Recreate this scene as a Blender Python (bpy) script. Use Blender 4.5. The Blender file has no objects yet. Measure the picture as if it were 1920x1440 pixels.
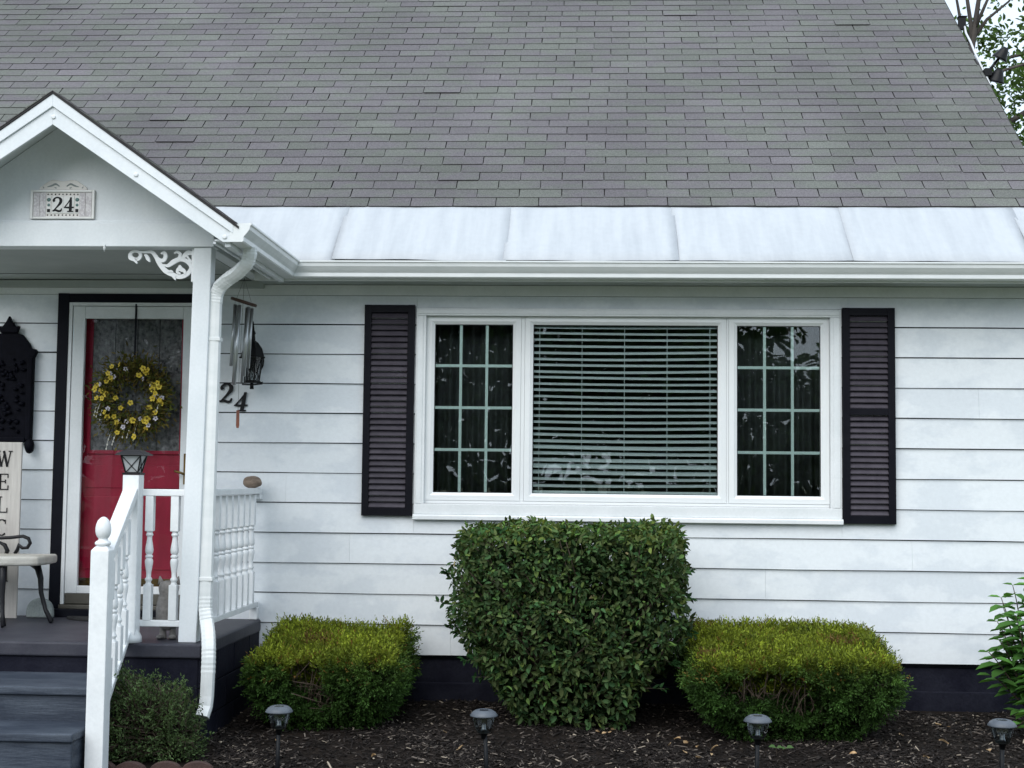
import bpy, bmesh, math, random
import numpy as np
from mathutils import Vector, Matrix
random.seed(7); RNG = np.random.default_rng(11)
SC = bpy.context.scene
COL = SC.collection
R_ = math.radians

# ------------------------------------------------------------------ camera, sky, sun, exposure
cam = bpy.data.cameras.new('camera'); camo = bpy.data.objects.new('camera', cam); COL.objects.link(camo)
cam.sensor_width = 36; cam.lens = 49.875; cam.clip_end = 2000; cam.clip_start = 0.05
_p, _y, _r = R_(3.9), R_(3.0), R_(0.63)
_f = Vector((-math.sin(_y)*math.cos(_p), math.cos(_y)*math.cos(_p), math.sin(_p)))
_rt = Vector((math.cos(_y), math.sin(_y), 0)); _up = _rt.cross(_f)
_a = _rt*math.cos(_r)+_up*math.sin(_r); _b = _up*math.cos(_r)-_rt*math.sin(_r)
M = Matrix((_a, _b, -_f)).transposed().to_4x4(); M.translation = (0, -9.62, 1.5)
camo.matrix_world = M
SC.camera = camo

SUN_EL, SUN_AZ = 42.0, 200.0          # azimuth clockwise from +y (north): sun stands behind the camera, a little to the left
w = bpy.data.worlds.new('World'); SC.world = w; w.use_nodes = True
nt = w.node_tree; nt.nodes.clear()
out = nt.nodes.new('ShaderNodeOutputWorld'); bg = nt.nodes.new('ShaderNodeBackground')
sky = nt.nodes.new('ShaderNodeTexSky'); sky.sky_type = 'NISHITA'; sky.sun_disc = False
sky.sun_elevation = R_(SUN_EL); sky.sun_rotation = R_(SUN_AZ); sky.dust_density = 3
tc = nt.nodes.new('ShaderNodeTexCoord'); nz = nt.nodes.new('ShaderNodeTexNoise'); nz.inputs['Scale'].default_value = 3.0; nz.inputs['Detail'].default_value = 6
rp = nt.nodes.new('ShaderNodeValToRGB'); rp.color_ramp.elements[0].position = .3; rp.color_ramp.elements[0].color = (.82, .82, .82, 1); rp.color_ramp.elements[1].position = .7; rp.color_ramp.elements[1].color = (.97, .97, .97, 1)
mx = nt.nodes.new('ShaderNodeMix'); mx.data_type = 'RGBA'
mx.inputs['B'].default_value = (6.75, 7.9, 9.1, 1)     # overcast cloud deck over the clear sky
nt.links.new(tc.outputs['Generated'], nz.inputs['Vector']); nt.links.new(nz.outputs['Fac'], rp.inputs['Fac'])
nt.links.new(rp.outputs['Color'], mx.inputs['Factor']); nt.links.new(sky.outputs['Color'], mx.inputs['A'])
nt.links.new(mx.outputs['Result'], bg.inputs['Color']); bg.inputs['Strength'].default_value = .1
nt.links.new(bg.outputs['Background'], out.inputs['Surface'])

sl = bpy.data.lights.new('sun', 'SUN'); sl.energy = 1.5; sl.angle = R_(60); sl.color = (1, .985, .96)
so = bpy.data.objects.new('sun', sl); COL.objects.link(so)
_az = R_(SUN_AZ); _el = R_(SUN_EL)
_d = Vector((math.sin(_az)*math.cos(_el), math.cos(_az)*math.cos(_el), math.sin(_el)))
so.rotation_euler = (-_d).to_track_quat('-Z', 'Y').to_euler(); so.location = (0, -12, 14)
SC.view_settings.view_transform = 'Standard'; SC.view_settings.look = 'None'; SC.view_settings.gamma = 1
SC.view_settings.exposure = 0.64; SC.view_settings.use_curve_mapping = False
SC.render.engine = 'CYCLES'; SC.cycles.max_bounces = 6; SC.cycles.diffuse_bounces = 3; SC.cycles.glossy_bounces = 3; SC.cycles.transmission_bounces = 4; SC.cycles.transparent_max_bounces = 12

# ------------------------------------------------------------------ materials
MAT = {}
def _n(t, k, **kw):
    n = t.nodes.new(k)
    for a, b in kw.items():
        if a in n.inputs: n.inputs[a].default_value = b
        else: setattr(n, a, b)
    return n
def mat(name, c1, c2=None, rough=.6, scale=6, stretch=(1, 1, 1), lo=.35, hi=.65, bump=0, bscale=60, spec=.5, metal=0, rnd=0, fine=0, fscale=300, detail=5, coat=0):
    """procedural paint / stone / metal: two-tone noise, per-object variation, fine grain and relief"""
    m = bpy.data.materials.new(name); m.use_nodes = True; t = m.node_tree; b = t.nodes['Principled BSDF']
    b.inputs['Roughness'].default_value = rough; b.inputs['Specular IOR Level'].default_value = spec; b.inputs['Metallic'].default_value = metal
    if coat: b.inputs['Coat Weight'].default_value = coat
    c2 = c2 or tuple(x*.86 for x in c1)
    tc = _n(t, 'ShaderNodeNewGeometry'); mp = _n(t, 'ShaderNodeMapping'); mp.inputs['Scale'].default_value = stretch
    t.links.new(tc.outputs['Position'], mp.inputs['Vector'])
    no = _n(t, 'ShaderNodeTexNoise', Scale=scale, Detail=detail, Roughness=.6); t.links.new(mp.outputs[0], no.inputs['Vector'])
    mr = _n(t, 'ShaderNodeMapRange'); mr.inputs['From Min'].default_value = lo; mr.inputs['From Max'].default_value = hi
    t.links.new(no.outputs['Fac'], mr.inputs['Value'])
    mi = _n(t, 'ShaderNodeMix', data_type='RGBA'); mi.inputs['A'].default_value = (*c1, 1); mi.inputs['B'].default_value = (*c2, 1)
    t.links.new(mr.outputs[0], mi.inputs['Factor']); col = mi.outputs['Result']
    if rnd:
        oi = _n(t, 'ShaderNodeObjectInfo'); r2 = _n(t, 'ShaderNodeMapRange'); r2.inputs['To Min'].default_value = 1-rnd; r2.inputs['To Max'].default_value = 1+rnd
        t.links.new(oi.outputs['Random'], r2.inputs['Value'])
        vm = _n(t, 'ShaderNodeVectorMath', operation='SCALE'); t.links.new(col, vm.inputs[0]); t.links.new(r2.outputs[0], vm.inputs['Scale']); col = vm.outputs[0]
    if fine:
        f = _n(t, 'ShaderNodeTexNoise', Scale=fscale, Detail=2); t.links.new(tc.outputs['Position'], f.inputs['Vector'])
        r3 = _n(t, 'ShaderNodeMapRange'); r3.inputs['From Min'].default_value = .25; r3.inputs['From Max'].default_value = .75; r3.inputs['To Min'].default_value = 1-fine; r3.inputs['To Max'].default_value = 1+fine
        t.links.new(f.outputs['Fac'], r3.inputs['Value'])
        vm = _n(t, 'ShaderNodeVectorMath', operation='SCALE'); t.links.new(col, vm.inputs[0]); t.links.new(r3.outputs[0], vm.inputs['Scale']); col = vm.outputs[0]
    t.links.new(col, b.inputs['Base Color'])
    if bump:
        f = _n(t, 'ShaderNodeTexNoise', Scale=bscale, Detail=4); t.links.new(mp.outputs[0], f.inputs['Vector'])
        bu = _n(t, 'ShaderNodeBump', Strength=1.0, Distance=bump); t.links.new(f.outputs['Fac'], bu.inputs['Height']); t.links.new(bu.outputs[0], b.inputs['Normal'])
    MAT[name] = m
    return m
def leafmat(name, rough=.6, trans=.25, spec=.13):
    m = bpy.data.materials.new(name); m.use_nodes = True; t = m.node_tree; b = t.nodes['Principled BSDF']
    at = _n(t, 'ShaderNodeAttribute', attribute_name='Col'); t.links.new(at.outputs['Color'], b.inputs['Base Color'])
    b.inputs['Roughness'].default_value = rough; b.inputs['Specular IOR Level'].default_value = spec
    tr = _n(t, 'ShaderNodeBsdfTranslucent'); ms = _n(t, 'ShaderNodeMixShader', Fac=trans)
    g = _n(t, 'ShaderNodeVectorMath', operation='MULTIPLY'); g.inputs[1].default_value = (1.3, 1.25, .6); t.links.new(at.outputs['Color'], g.inputs[0]); t.links.new(g.outputs[0], tr.inputs['Color'])
    t.links.new(b.outputs[0], ms.inputs[1]); t.links.new(tr.outputs[0], ms.inputs[2]); t.links.new(ms.outputs[0], t.nodes['Material Output'].inputs['Surface'])
    MAT[name] = m
def glassmat(name, tint, rough=.0, wav=0.0, refl=1.0):
    m = bpy.data.materials.new(name); m.use_nodes = True; t = m.node_tree; t.nodes.remove(t.nodes['Principled BSDF'])
    tr = _n(t, 'ShaderNodeBsdfTransparent'); tr.inputs['Color'].default_value = (*tint, 1)
    gl = _n(t, 'ShaderNodeBsdfGlossy', Roughness=rough); fr = _n(t, 'ShaderNodeFresnel', IOR=1.5)
    mm = _n(t, 'ShaderNodeMath', operation='MULTIPLY'); mm.inputs[1].default_value = refl; mm.use_clamp = True
    t.links.new(fr.outputs[0], mm.inputs[0])
    ms = _n(t, 'ShaderNodeMixShader'); t.links.new(mm.outputs[0], ms.inputs[0]); t.links.new(tr.outputs[0], ms.inputs[1]); t.links.new(gl.outputs[0], ms.inputs[2])
    if wav:
        g = _n(t, 'ShaderNodeNewGeometry'); no = _n(t, 'ShaderNodeTexNoise', Scale=2.2, Detail=2); t.links.new(g.outputs['Position'], no.inputs['Vector'])
        bu = _n(t, 'ShaderNodeBump', Strength=1.0, Distance=wav); t.links.new(no.outputs['Fac'], bu.inputs['Height']); t.links.new(bu.outputs[0], gl.inputs['Normal'])
    t.links.new(ms.outputs[0], t.nodes['Material Output'].inputs['Surface']); MAT[name] = m

mat('siding', (.74, .775, .80), (.665, .705, .74), rough=.55, scale=2.3, stretch=(1, 1, 1.8), lo=.47, hi=.56, bump=.0006, bscale=40, rnd=.025, fine=.03, fscale=45)
mat('trim', (.78, .80, .81), (.70, .73, .74), rough=.45, scale=4, bump=.0004, bscale=50, fine=.03, fscale=60)
mat('vinyl', (.80, .82, .82), (.76, .78, .79), rough=.35, scale=3)
mat('muntin', (.72, .87, .86), (.68, .83, .82), rough=.4, scale=5)
mat('porch_paint', (.77, .80, .82), (.68, .72, .745), rough=.5, scale=3, stretch=(1, 1, .5), bump=.0006, bscale=70, fine=.03, fscale=60)
mat('rail_paint', (.80, .82, .83), (.70, .725, .74), rough=.45, fine=.04, fscale=40, lo=.45, hi=.8, scale=7, bump=.0005, bscale=80)
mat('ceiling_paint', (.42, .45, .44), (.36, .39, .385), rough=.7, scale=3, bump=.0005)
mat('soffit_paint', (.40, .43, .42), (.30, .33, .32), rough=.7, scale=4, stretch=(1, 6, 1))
mat('metal_white', (.49, .515, .54), (.405, .43, .46), rough=.5, scale=1.7, stretch=(5, .55, .55), lo=.40, hi=.72, bump=.0015, bscale=2.5, fine=.03, fscale=22)
mat('gutter_white', (.78, .80, .80), (.70, .73, .73), rough=.35, scale=5, stretch=(1, 3, 3))
mat('black_paint', (.004, .0045, .009), (.006, .007, .012), rough=.5, spec=.12, scale=8, bump=.0003)
mat('shutter_frame', (.0035, .0035, .007), (.006, .006, .010), rough=.5, spec=.12, scale=9, bump=.0003)
mat('shutter_slat', (.050, .044, .056), (.068, .060, .074), rough=.55, spec=.2, scale=14, bump=.0006, bscale=60, rnd=.12)
mat('shade_sheathing', (.008, .009, .012), rough=.9, spec=.1)  # near-black, so the slots between boards read as painted lap shadows
mat('foundation', (.0075, .008, .016), (.016, .017, .027), rough=.7, spec=.12, scale=5, bump=.003, bscale=40, fine=.15, fscale=80)
mat('porch_floor', (.036, .037, .050), (.062, .062, .076), rough=.5, spec=.25, scale=4, lo=.4, hi=.7, bump=.0015, bscale=50, fine=.1, fscale=90)
mat('step_paint', (.035, .044, .062), (.085, .101, .126), rough=.6, spec=.2, scale=6, stretch=(.4, 1, 3), lo=.4, hi=.75, bump=.003, bscale=35, fine=.12, fscale=90)
mat('dark_room', (.035, .034, .036), (.025, .024, .027), rough=.9)
mat('curtain', (.045, .052, .055), (.028, .032, .035), rough=.9, scale=10)
mat('blind', (.76, .86, .88), (.70, .80, .82), rough=.5)
mat('red_door', (.42, .010, .050), (.32, .006, .036), rough=.35, scale=3, stretch=(6, 1, 1))
mat('etched_glass', (.25, .265, .27), (.022, .025, .030), rough=.25, scale=34, stretch=(1, 1, .8), lo=.3, hi=.7, bump=.004, bscale=50)
mat('lead', (.02, .02, .022), rough=.5, metal=.5)
mat('brass', (.20, .13, .04), (.12, .08, .03), rough=.35, metal=.9)
mat('threshold', (.13, .12, .10), (.09, .085, .07), rough=.5, metal=.4)
mat('black_iron', (.004, .004, .006), (.008, .008, .011), rough=.4, spec=.3, scale=20, bump=.0008)
mat('number_black', (.006, .006, .008), rough=.45, spec=.2)
mat('aluminium', (.50, .52, .53), (.42, .44, .45), rough=.3, metal=.8)
mat('dark_wood', (.075, .035, .020), (.045, .022, .014), rough=.5, scale=20, stretch=(1, 1, 6))
mat('red_wood', (.27, .085, .045), (.18, .055, .03), rough=.4, scale=20)
mat('string', (.05, .05, .05), rough=.8)
mat('sign_wood', (.60, .57, .53), (.48, .45, .42), rough=.7, scale=5, stretch=(8, 8, .6), bump=.0008, bscale=30)
mat('bench_seat', (.56, .54, .49), (.36, .33, .27), rough=.7, scale=6, lo=.42, hi=.75, bump=.006, bscale=16, fine=.1)
mat('cushion', (.62, .60, .50), (.55, .45, .08), rough=.85, scale=9, lo=.5, hi=.56)
mat('grey_stone', (.30, .34, .33), (.22, .25, .25), rough=.8, scale=9, bump=.004, bscale=30, fine=.15, fscale=90)
mat('brown_stone', (.26, .20, .15), (.12, .085, .065), rough=.75, scale=12, stretch=(1, 1, 2.5), lo=.35, hi=.65, bump=.003, bscale=60)
mat('cat_stone', (.36, .335, .315), (.17, .16, .15), rough=.85, scale=16, bump=.004, bscale=50)
mat('ceramic', (.74, .72, .68), (.66, .63, .60), rough=.3, scale=20)
mat('ceramic_tile', (.50, .47, .49), (.66, .64, .65), rough=.4, scale=70, lo=.45, hi=.55)
mat('ceramic_white', (.82, .82, .80), rough=.25)
mat('ceramic_green', (.10, .20, .19), rough=.3)
mat('twig', (.045, .030, .020), (.075, .055, .040), rough=.85, scale=20)
mat('bark', (.075, .062, .052), (.035, .030, .027), rough=.9, scale=6, stretch=(1, 1, .3), bump=.02, bscale=12)
mat('petal_yellow', (.62, .44, .02), (.70, .56, .08), rough=.6, scale=40)
mat('petal_core', (.35, .22, .02), rough=.7)
mat('petal_white', (.66, .62, .66), (.5, .48, .55), rough=.6, scale=30)
mat('bead', (.70, .68, .60), rough=.4)
mat('lamp_cap', (.10, .115, .138), (.075, .088, .108), rough=.5, scale=20)
mat('lamp_panel', (.03, .035, .05), rough=.2)
mat('lamp_black', (.007, .008, .010), rough=.5, spec=.2)
mat('mulch_base', (.010, .008, .007), (.020, .015, .012), rough=.95, spec=.1, scale=14, bump=.02, bscale=22, fine=.4, fscale=60)
mat('soil', (.05, .042, .032), (.03, .026, .02), rough=.95, scale=3, bump=.01)
mat('lawn', (.075, .092, .045), (.11, .125, .065), rough=.9, scale=.8, fine=.25, fscale=30)
mat('asphalt', (.05, .05, .052), (.065, .065, .067), rough=.9, scale=2, fine=.2, fscale=90)
mat('pavement', (.30, .29, .28), (.25, .245, .235), rough=.9, scale=2, fine=.1, fscale=60)
mat('edging', (.075, .040, .034), (.05, .028, .025), rough=.9, scale=8, bump=.004, bscale=40, fine=.2, fscale=90)
mat('dry_leaf', (.46, .33, .19), (.30, .18, .08), rough=.8, scale=20, rnd=.3)
mat('door_mat', (.012, .012, .013), (.02, .02, .02), rough=.95, bump=.003, bscale=150)
mat('lantern_dark', (.004, .004, .005), rough=.4, spec=.25)
mat('panel_black', (.0022, .0024, .005), (.0045, .0048, .009), rough=.6, spec=.06, scale=20, bump=.0008)
mat('hood_dark', (.03, .03, .034), (.04, .04, .045), rough=.4)
mat('bare_twig', (.14, .105, .075), (.07, .05, .037), rough=.85, scale=30)
mat('frost', (.42, .44, .45), (.34, .36, .37), rough=.35)
mat('white_thin', (.7, .72, .74), rough=.5)
for nm in ('leaf_broad', 'leaf_tree', 'leaf_hydrangea'): leafmat(nm)
leafmat("leaf_yew", rough=.6, trans=.2, spec=.15)
leafmat('chips', rough=.9, trans=0.0, spec=.2)
glassmat('window_glass', (.955, .985, .975), wav=.0012, refl=2.0)
glassmat('door_glass', (.96, .96, .96), wav=.001, refl=.55)
glassmat('lamp_glass', (.62, .65, .66), rough=.15, refl=1.6)

def shingle_mat(name, from_attr):
    m = bpy.data.materials.new(name); m.use_nodes = True; t = m.node_tree; b = t.nodes['Principled BSDF']
    g = _n(t, 'ShaderNodeNewGeometry')
    if from_attr: src = _n(t, 'ShaderNodeAttribute', attribute_name='Tone').outputs['Fac']
    else: src = _n(t, 'ShaderNodeAttribute', attribute_name='tone', attribute_type='OBJECT').outputs['Fac']
    mp = _n(t, 'ShaderNodeMapping'); mp.inputs['Scale'].default_value = (1, 1.8, 1.8); t.links.new(g.outputs['Position'], mp.inputs['Vector'])
    n1 = _n(t, 'ShaderNodeTexNoise', Scale=2.6, Detail=5, Roughness=.7); t.links.new(mp.outputs[0], n1.inputs['Vector'])
    n2 = _n(t, 'ShaderNodeTexNoise', Scale=.7, Detail=3); t.links.new(g.outputs['Position'], n2.inputs['Vector'])
    ad = _n(t, 'ShaderNodeMath', operation='ADD'); t.links.new(n1.outputs['Fac'], ad.inputs[0])
    sb = _n(t, 'ShaderNodeMath', operation='MULTIPLY_ADD'); sb.inputs[1].default_value = .17; sb.inputs[2].default_value = -.085; t.links.new(src, sb.inputs[0]); t.links.new(sb.outputs[0], ad.inputs[1])
    mr = _n(t, 'ShaderNodeMapRange'); mr.inputs['From Min'].default_value = .40; mr.inputs['From Max'].default_value = .60; t.links.new(ad.outputs[0], mr.inputs['Value'])
    mi = _n(t, 'ShaderNodeMix', data_type='RGBA'); mi.inputs['A'].default_value = (.122, .113, .121, 1); mi.inputs['B'].default_value = (.119, .125, .112, 1)
    t.links.new(mr.outputs[0], mi.inputs['Factor'])
    # lightness: weathering patches, tab to tab, granules
    l1 = _n(t, 'ShaderNodeMapRange'); l1.inputs['From Min'].default_value = .3; l1.inputs['From Max'].default_value = .7; l1.inputs['To Min'].default_value = .84; l1.inputs['To Max'].default_value = 1.16; t.links.new(n2.outputs['Fac'], l1.inputs['Value'])
    wn = _n(t, 'ShaderNodeMath', operation='MULTIPLY'); wn.inputs[1].default_value = 7.31; t.links.new(src, wn.inputs[0])
    fr = _n(t, 'ShaderNodeMath', operation='FRACT'); t.links.new(wn.outputs[0], fr.inputs[0])
    l2 = _n(t, 'ShaderNodeMapRange'); l2.inputs['To Min'].default_value = .91; l2.inputs['To Max'].default_value = 1.10; t.links.new(fr.outputs[0], l2.inputs['Value'])
    n3 = _n(t, 'ShaderNodeTexNoise', Scale=95, Detail=4, Roughness=.8); t.links.new(g.outputs['Position'], n3.inputs['Vector'])
    l3 = _n(t, 'ShaderNodeMapRange'); l3.inputs['From Min'].default_value = .3; l3.inputs['From Max'].default_value = .7; l3.inputs['To Min'].default_value = .55; l3.inputs['To Max'].default_value = 1.48; t.links.new(n3.outputs['Fac'], l3.inputs['Value'])
    a = _n(t, 'ShaderNodeMath', operation='MULTIPLY'); t.links.new(l1.outputs[0], a.inputs[0]); t.links.new(l2.outputs[0], a.inputs[1])
    c = _n(t, 'ShaderNodeMath', operation='MULTIPLY'); t.links.new(a.outputs[0], c.inputs[0]); t.links.new(l3.outputs[0], c.inputs[1])
    vm = _n(t, 'ShaderNodeVectorMath', operation='SCALE'); t.links.new(mi.outputs['Result'], vm.inputs[0]); t.links.new(c.outputs[0], vm.inputs['Scale']); t.links.new(vm.outputs[0], b.inputs['Base Color'])
    b.inputs['Roughness'].default_value = .85; b.inputs['Specular IOR Level'].default_value = .35
    bu = _n(t, 'ShaderNodeBump', Strength=.6, Distance=.002); t.links.new(n3.outputs['Fac'], bu.inputs['Height']); t.links.new(bu.outputs[0], b.inputs['Normal'])
    MAT[name] = m
shingle_mat('shingle_single', False); shingle_mat('shingle_mass', True)
mat('asphalt_edge', (.040, .039, .040), (.055, .053, .053), rough=.95, spec=.1, scale=30)

# ------------------------------------------------------------------ mesh helpers
ORG = {}
def V3(a): return Vector(a)
class MB:
    def __init__(s): s.v = []; s.f = []; s.m = []; s.sm = []
    def add(s, vs, fs, m=0, smooth=False):
        o = len(s.v); s.v += [tuple(x) for x in vs]
        for f in fs: s.f.append([i+o for i in f]); s.m.append(m); s.sm.append(smooth)
        return s
    def box(s, x0, x1, y0, y1, z0, z1, m=0):
        return s.add([(x0,y0,z0),(x1,y0,z0),(x1,y1,z0),(x0,y1,z0),(x0,y0,z1),(x1,y0,z1),(x1,y1,z1),(x0,y1,z1)],
                     [(0,3,2,1),(4,5,6,7),(0,1,5,4),(1,2,6,5),(2,3,7,6),(3,0,4,7)], m)
    def ext(s, loop, vec, m=0, smooth=False):
        n = len(loop); a = [Vector(p) for p in loop]; b = [p+Vector(vec) for p in a]
        s.add(a+b, [list(range(n))], m); o = len(s.v)-2*n
        s.f.append([o+n+i for i in reversed(range(n))]); s.m.append(m); s.sm.append(False)
        for i in range(n):
            j = (i+1) % n; s.f.append([o+i, o+n+i, o+n+j, o+j]); s.m.append(m); s.sm.append(smooth)
        return s
    def py(s, poly, y0, y1, m=0, smooth=False): return s.ext([(x, y0, z) for x, z in poly], (0, y1-y0, 0), m, smooth)
    def px(s, poly, x0, x1, m=0, smooth=False): return s.ext([(x0, y, z) for y, z in poly], (x1-x0, 0, 0), m, smooth)
    def pz(s, poly, z0, z1, m=0, smooth=False): return s.ext([(x, y, z0) for x, y in poly], (0, 0, z1-z0), m, smooth)
    def tube(s, pts, r, n=8, m=0, cap=True, flat=None):
        pts = [Vector(p) for p in pts]; k = len(pts); rs = r if hasattr(r, '__len__') else [r]*k
        o = len(s.v); ref = None
        for i, p in enumerate(pts):
            t = (pts[min(i+1, k-1)]-pts[max(i-1, 0)])
            if t.length < 1e-9: t = Vector((0, 0, 1))
            t.normalize()
            if ref is None:
                ref = Vector((0, 0, 1)) if abs(t.z) < .9 else Vector((1, 0, 0))
                u = t.cross(ref).normalized()
            else: u = (u - t*u.dot(t)).normalized()
            w_ = t.cross(u)
            for j in range(n):
                a = 2*math.pi*(j+.5)/n
                s.v.append(tuple(p + (u*math.cos(a)+w_*math.sin(a)*(flat or 1))*rs[i]))
        for i in range(k-1):
            for j in range(n):
                j2 = (j+1) % n; s.f.append([o+i*n+j, o+i*n+j2, o+(i+1)*n+j2, o+(i+1)*n+j]); s.m.append(m); s.sm.append(n > 4)
        if cap:
            s.f.append([o+j for j in reversed(range(n))]); s.m.append(m); s.sm.append(False)
            s.f.append([o+(k-1)*n+j for j in range(n)]); s.m.append(m); s.sm.append(False)
        return s
    def lathe(s, prof, c=(0, 0, 0), n=16, m=0, sx=1, sy=1, smooth=True):
        o = len(s.v); k = len(prof)
        for r, z in prof:
            for j in range(n):
                a = 2*math.pi*j/n; s.v.append((c[0]+r*sx*math.cos(a), c[1]+r*sy*math.sin(a), c[2]+z))
        for i in range(k-1):
            for j in range(n):
                j2 = (j+1) % n; s.f.append([o+i*n+j, o+i*n+j2, o+(i+1)*n+j2, o+(i+1)*n+j]); s.m.append(m); s.sm.append(smooth)
        s.f.append([o+j for j in reversed(range(n))]); s.m.append(m); s.sm.append(False)
        s.f.append([o+(k-1)*n+j for j in range(n)]); s.m.append(m); s.sm.append(False)
        return s
    def ball(s, c, r, n=10, m=0, lump=0, seed=0):
        rr = random.Random(seed); rx, ry, rz = r if hasattr(r, '__len__') else (r, r, r); o = len(s.v); k = n//2+1
        ph = [rr.uniform(0, 6.28) for _ in range(6)]
        for i in range(k+1):
            b = math.pi*(i/k-.5)
            for j in range(n):
                a = 2*math.pi*j/n; d = (math.cos(b)*math.cos(a), math.cos(b)*math.sin(a), math.sin(b))
                q = 1+lump*(math.sin(2.3*d[0]+ph[0])*math.sin(2.9*d[1]+ph[1])+.6*math.sin(4.1*d[2]+3*d[0]+ph[2]))
                s.v.append((c[0]+rx*q*d[0], c[1]+ry*q*d[1], c[2]+rz*q*d[2]))
        for i in range(k):
            for j in range(n):
                j2 = (j+1) % n; s.f.append([o+i*n+j, o+i*n+j2, o+(i+1)*n+j2, o+(i+1)*n+j]); s.m.append(m); s.sm.append(True)
        return s
    def stroke(s, pts, wd, y0, y1, m=0, smoothpts=True, xf=None):
        """a pen stroke in the x-z plane with a width at every point, cut out of board"""
        P = [Vector((p[0], p[1])) for p in pts]; W_ = list(wd) if hasattr(wd, '__len__') else [wd]*len(P)
        if smoothpts and len(P) > 2:
            Q = []; U = []
            for i in range(len(P)-1):
                p0 = P[max(i-1, 0)]; p1 = P[i]; p2 = P[i+1]; p3 = P[min(i+2, len(P)-1)]
                for k in range(5):
                    t = k/5; Q.append(.5*((2*p1)+(p2-p0)*t+(2*p0-5*p1+4*p2-p3)*t*t+(3*p1-p0-3*p2+p3)*t**3)); U.append(W_[i]*(1-t)+W_[i+1]*t)
            Q.append(P[-1]); U.append(W_[-1]); P, W_ = Q, U
        L = []; Rr = []
        for i, p in enumerate(P):
            t = (P[min(i+1, len(P)-1)]-P[max(i-1, 0)]); t = t.normalized() if t.length > 1e-9 else Vector((1, 0)); nn = Vector((-t.y, t.x))*W_[i]*.5
            L.append(p+nn); Rr.append(p-nn)
        k = len(P); f = (xf or (lambda a, b: (a, b)))
        vs = []
        for y in (y0, y1):
            vs += [(f(p.x, p.y)[0], y, f(p.x, p.y)[1]) for p in L]+[(f(p.x, p.y)[0], y, f(p.x, p.y)[1]) for p in Rr]
        fs = []
        for i in range(k-1):
            fs += [(i, i+1, k+i+1, k+i), (2*k+i, 3*k+i, 3*k+i+1, 2*k+i+1), (i, 2*k+i, 2*k+i+1, i+1), (k+i, k+i+1, 3*k+i+1, 3*k+i)]
        fs += [(0, k, 3*k, 2*k), (k-1, 3*k-1, 4*k-1, 2*k-1)]
        return s.add(vs, fs, m)
    def mesh(s, name, mats, off=(0, 0, 0), recalc=True):
        me = bpy.data.meshes.new(name); o = Vector(off)
        me.from_pydata([tuple(Vector(v)-o) for v in s.v], [], s.f)
        for mm in (mats if isinstance(mats, (list, tuple)) else [mats]): me.materials.append(MAT[mm])
        me.polygons.foreach_set('material_index', s.m); me.polygons.foreach_set('use_smooth', s.sm)
        if recalc:
            b = bmesh.new(); b.from_mesh(me); bmesh.ops.recalc_face_normals(b, faces=b.faces); b.to_mesh(me); b.free()
        me.update(); return me
    def build(s, name, mats, parent=None, bev=0, org=None, seg=2):
        o_ = ORG[parent.name] if parent else (Vector(org) if org is not None else Vector((0, 0, 0)))
        ob = bpy.data.objects.new(name, s.mesh(name, mats, o_)); COL.objects.link(ob)
        if parent: ob.parent = parent
        else: ob.location = o_
        ORG[ob.name] = o_
        if bev:
            md = ob.modifiers.new('edge', 'BEVEL'); md.width = bev; md.segments = seg; md.limit_method = 'ANGLE'; md.angle_limit = R_(40)
        return ob
def thing(name, loc, label, cat, group=None):
    o = bpy.data.objects.new(name, None); COL.objects.link(o); o.location = loc; o.empty_display_size = .1; ORG[o.name] = Vector(loc)
    return tag(o, label, cat, group)
def tag(o, label=None, cat=None, group=None, kind=None):
    if label: o['label'] = label
    if cat: o['category'] = cat
    if group: o['group'] = group
    if kind: o['kind'] = kind
    return o
def inst(name, me, loc, parent, rot=None, scale=None, bev=0):
    o = bpy.data.objects.new(name, me); COL.objects.link(o); o.parent = parent; o.location = Vector(loc)-ORG[parent.name]
    if rot: o.rotation_euler = rot
    if scale: o.scale = scale
    ORG[o.name] = Vector(loc)
    if bev:
        md = o.modifiers.new('edge', 'BEVEL'); md.width = bev; md.segments = 2; md.limit_method = 'ANGLE'; md.angle_limit = R_(40)
    return o
def raw(name, verts, faces, mats, col=None, tone=None, parent=None, org=None, midx=None, smooth=False):
    """big meshes straight from numpy arrays; faces is an (n, k) array"""
    me = bpy.data.meshes.new(name); o_ = ORG[parent.name] if parent else (Vector(org) if org is not None else Vector((0, 0, 0)))
    vv = np.asarray(verts, np.float32)-np.array(o_, np.float32); ff = np.asarray(faces, np.int32); n, k = ff.shape
    me.vertices.add(len(vv)); me.vertices.foreach_set('co', vv.ravel()); me.loops.add(n*k); me.loops.foreach_set('vertex_index', ff.ravel())
    me.polygons.add(n); me.polygons.foreach_set('loop_start', np.arange(0, n*k, k, dtype=np.int32)); me.polygons.foreach_set('loop_total', np.full(n, k, np.int32))
    for mm in (mats if isinstance(mats, (list, tuple)) else [mats]): me.materials.append(MAT[mm])
    if midx is not None: me.polygons.foreach_set('material_index', np.asarray(midx, np.int32))
    if smooth: me.polygons.foreach_set('use_smooth', np.ones(n, bool))
    if col is not None:
        a = me.color_attributes.new('Col', 'FLOAT_COLOR', 'POINT'); c4 = np.ones((len(vv), 4), np.float32); c4[:, :3] = col; a.data.foreach_set('color', c4.ravel())
    if tone is not None:
        a = me.attributes.new('Tone', 'FLOAT', 'POINT'); a.data.foreach_set('value', np.asarray(tone, np.float32))
    me.update(calc_edges=True); me.validate()
    ob = bpy.data.objects.new(name, me); COL.objects.link(ob)
    if parent: ob.parent = parent
    else: ob.location = o_
    ORG[ob.name] = o_
    return ob
def unit(a): return a/np.maximum(np.linalg.norm(a, axis=1, keepdims=True), 1e-9)
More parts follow.
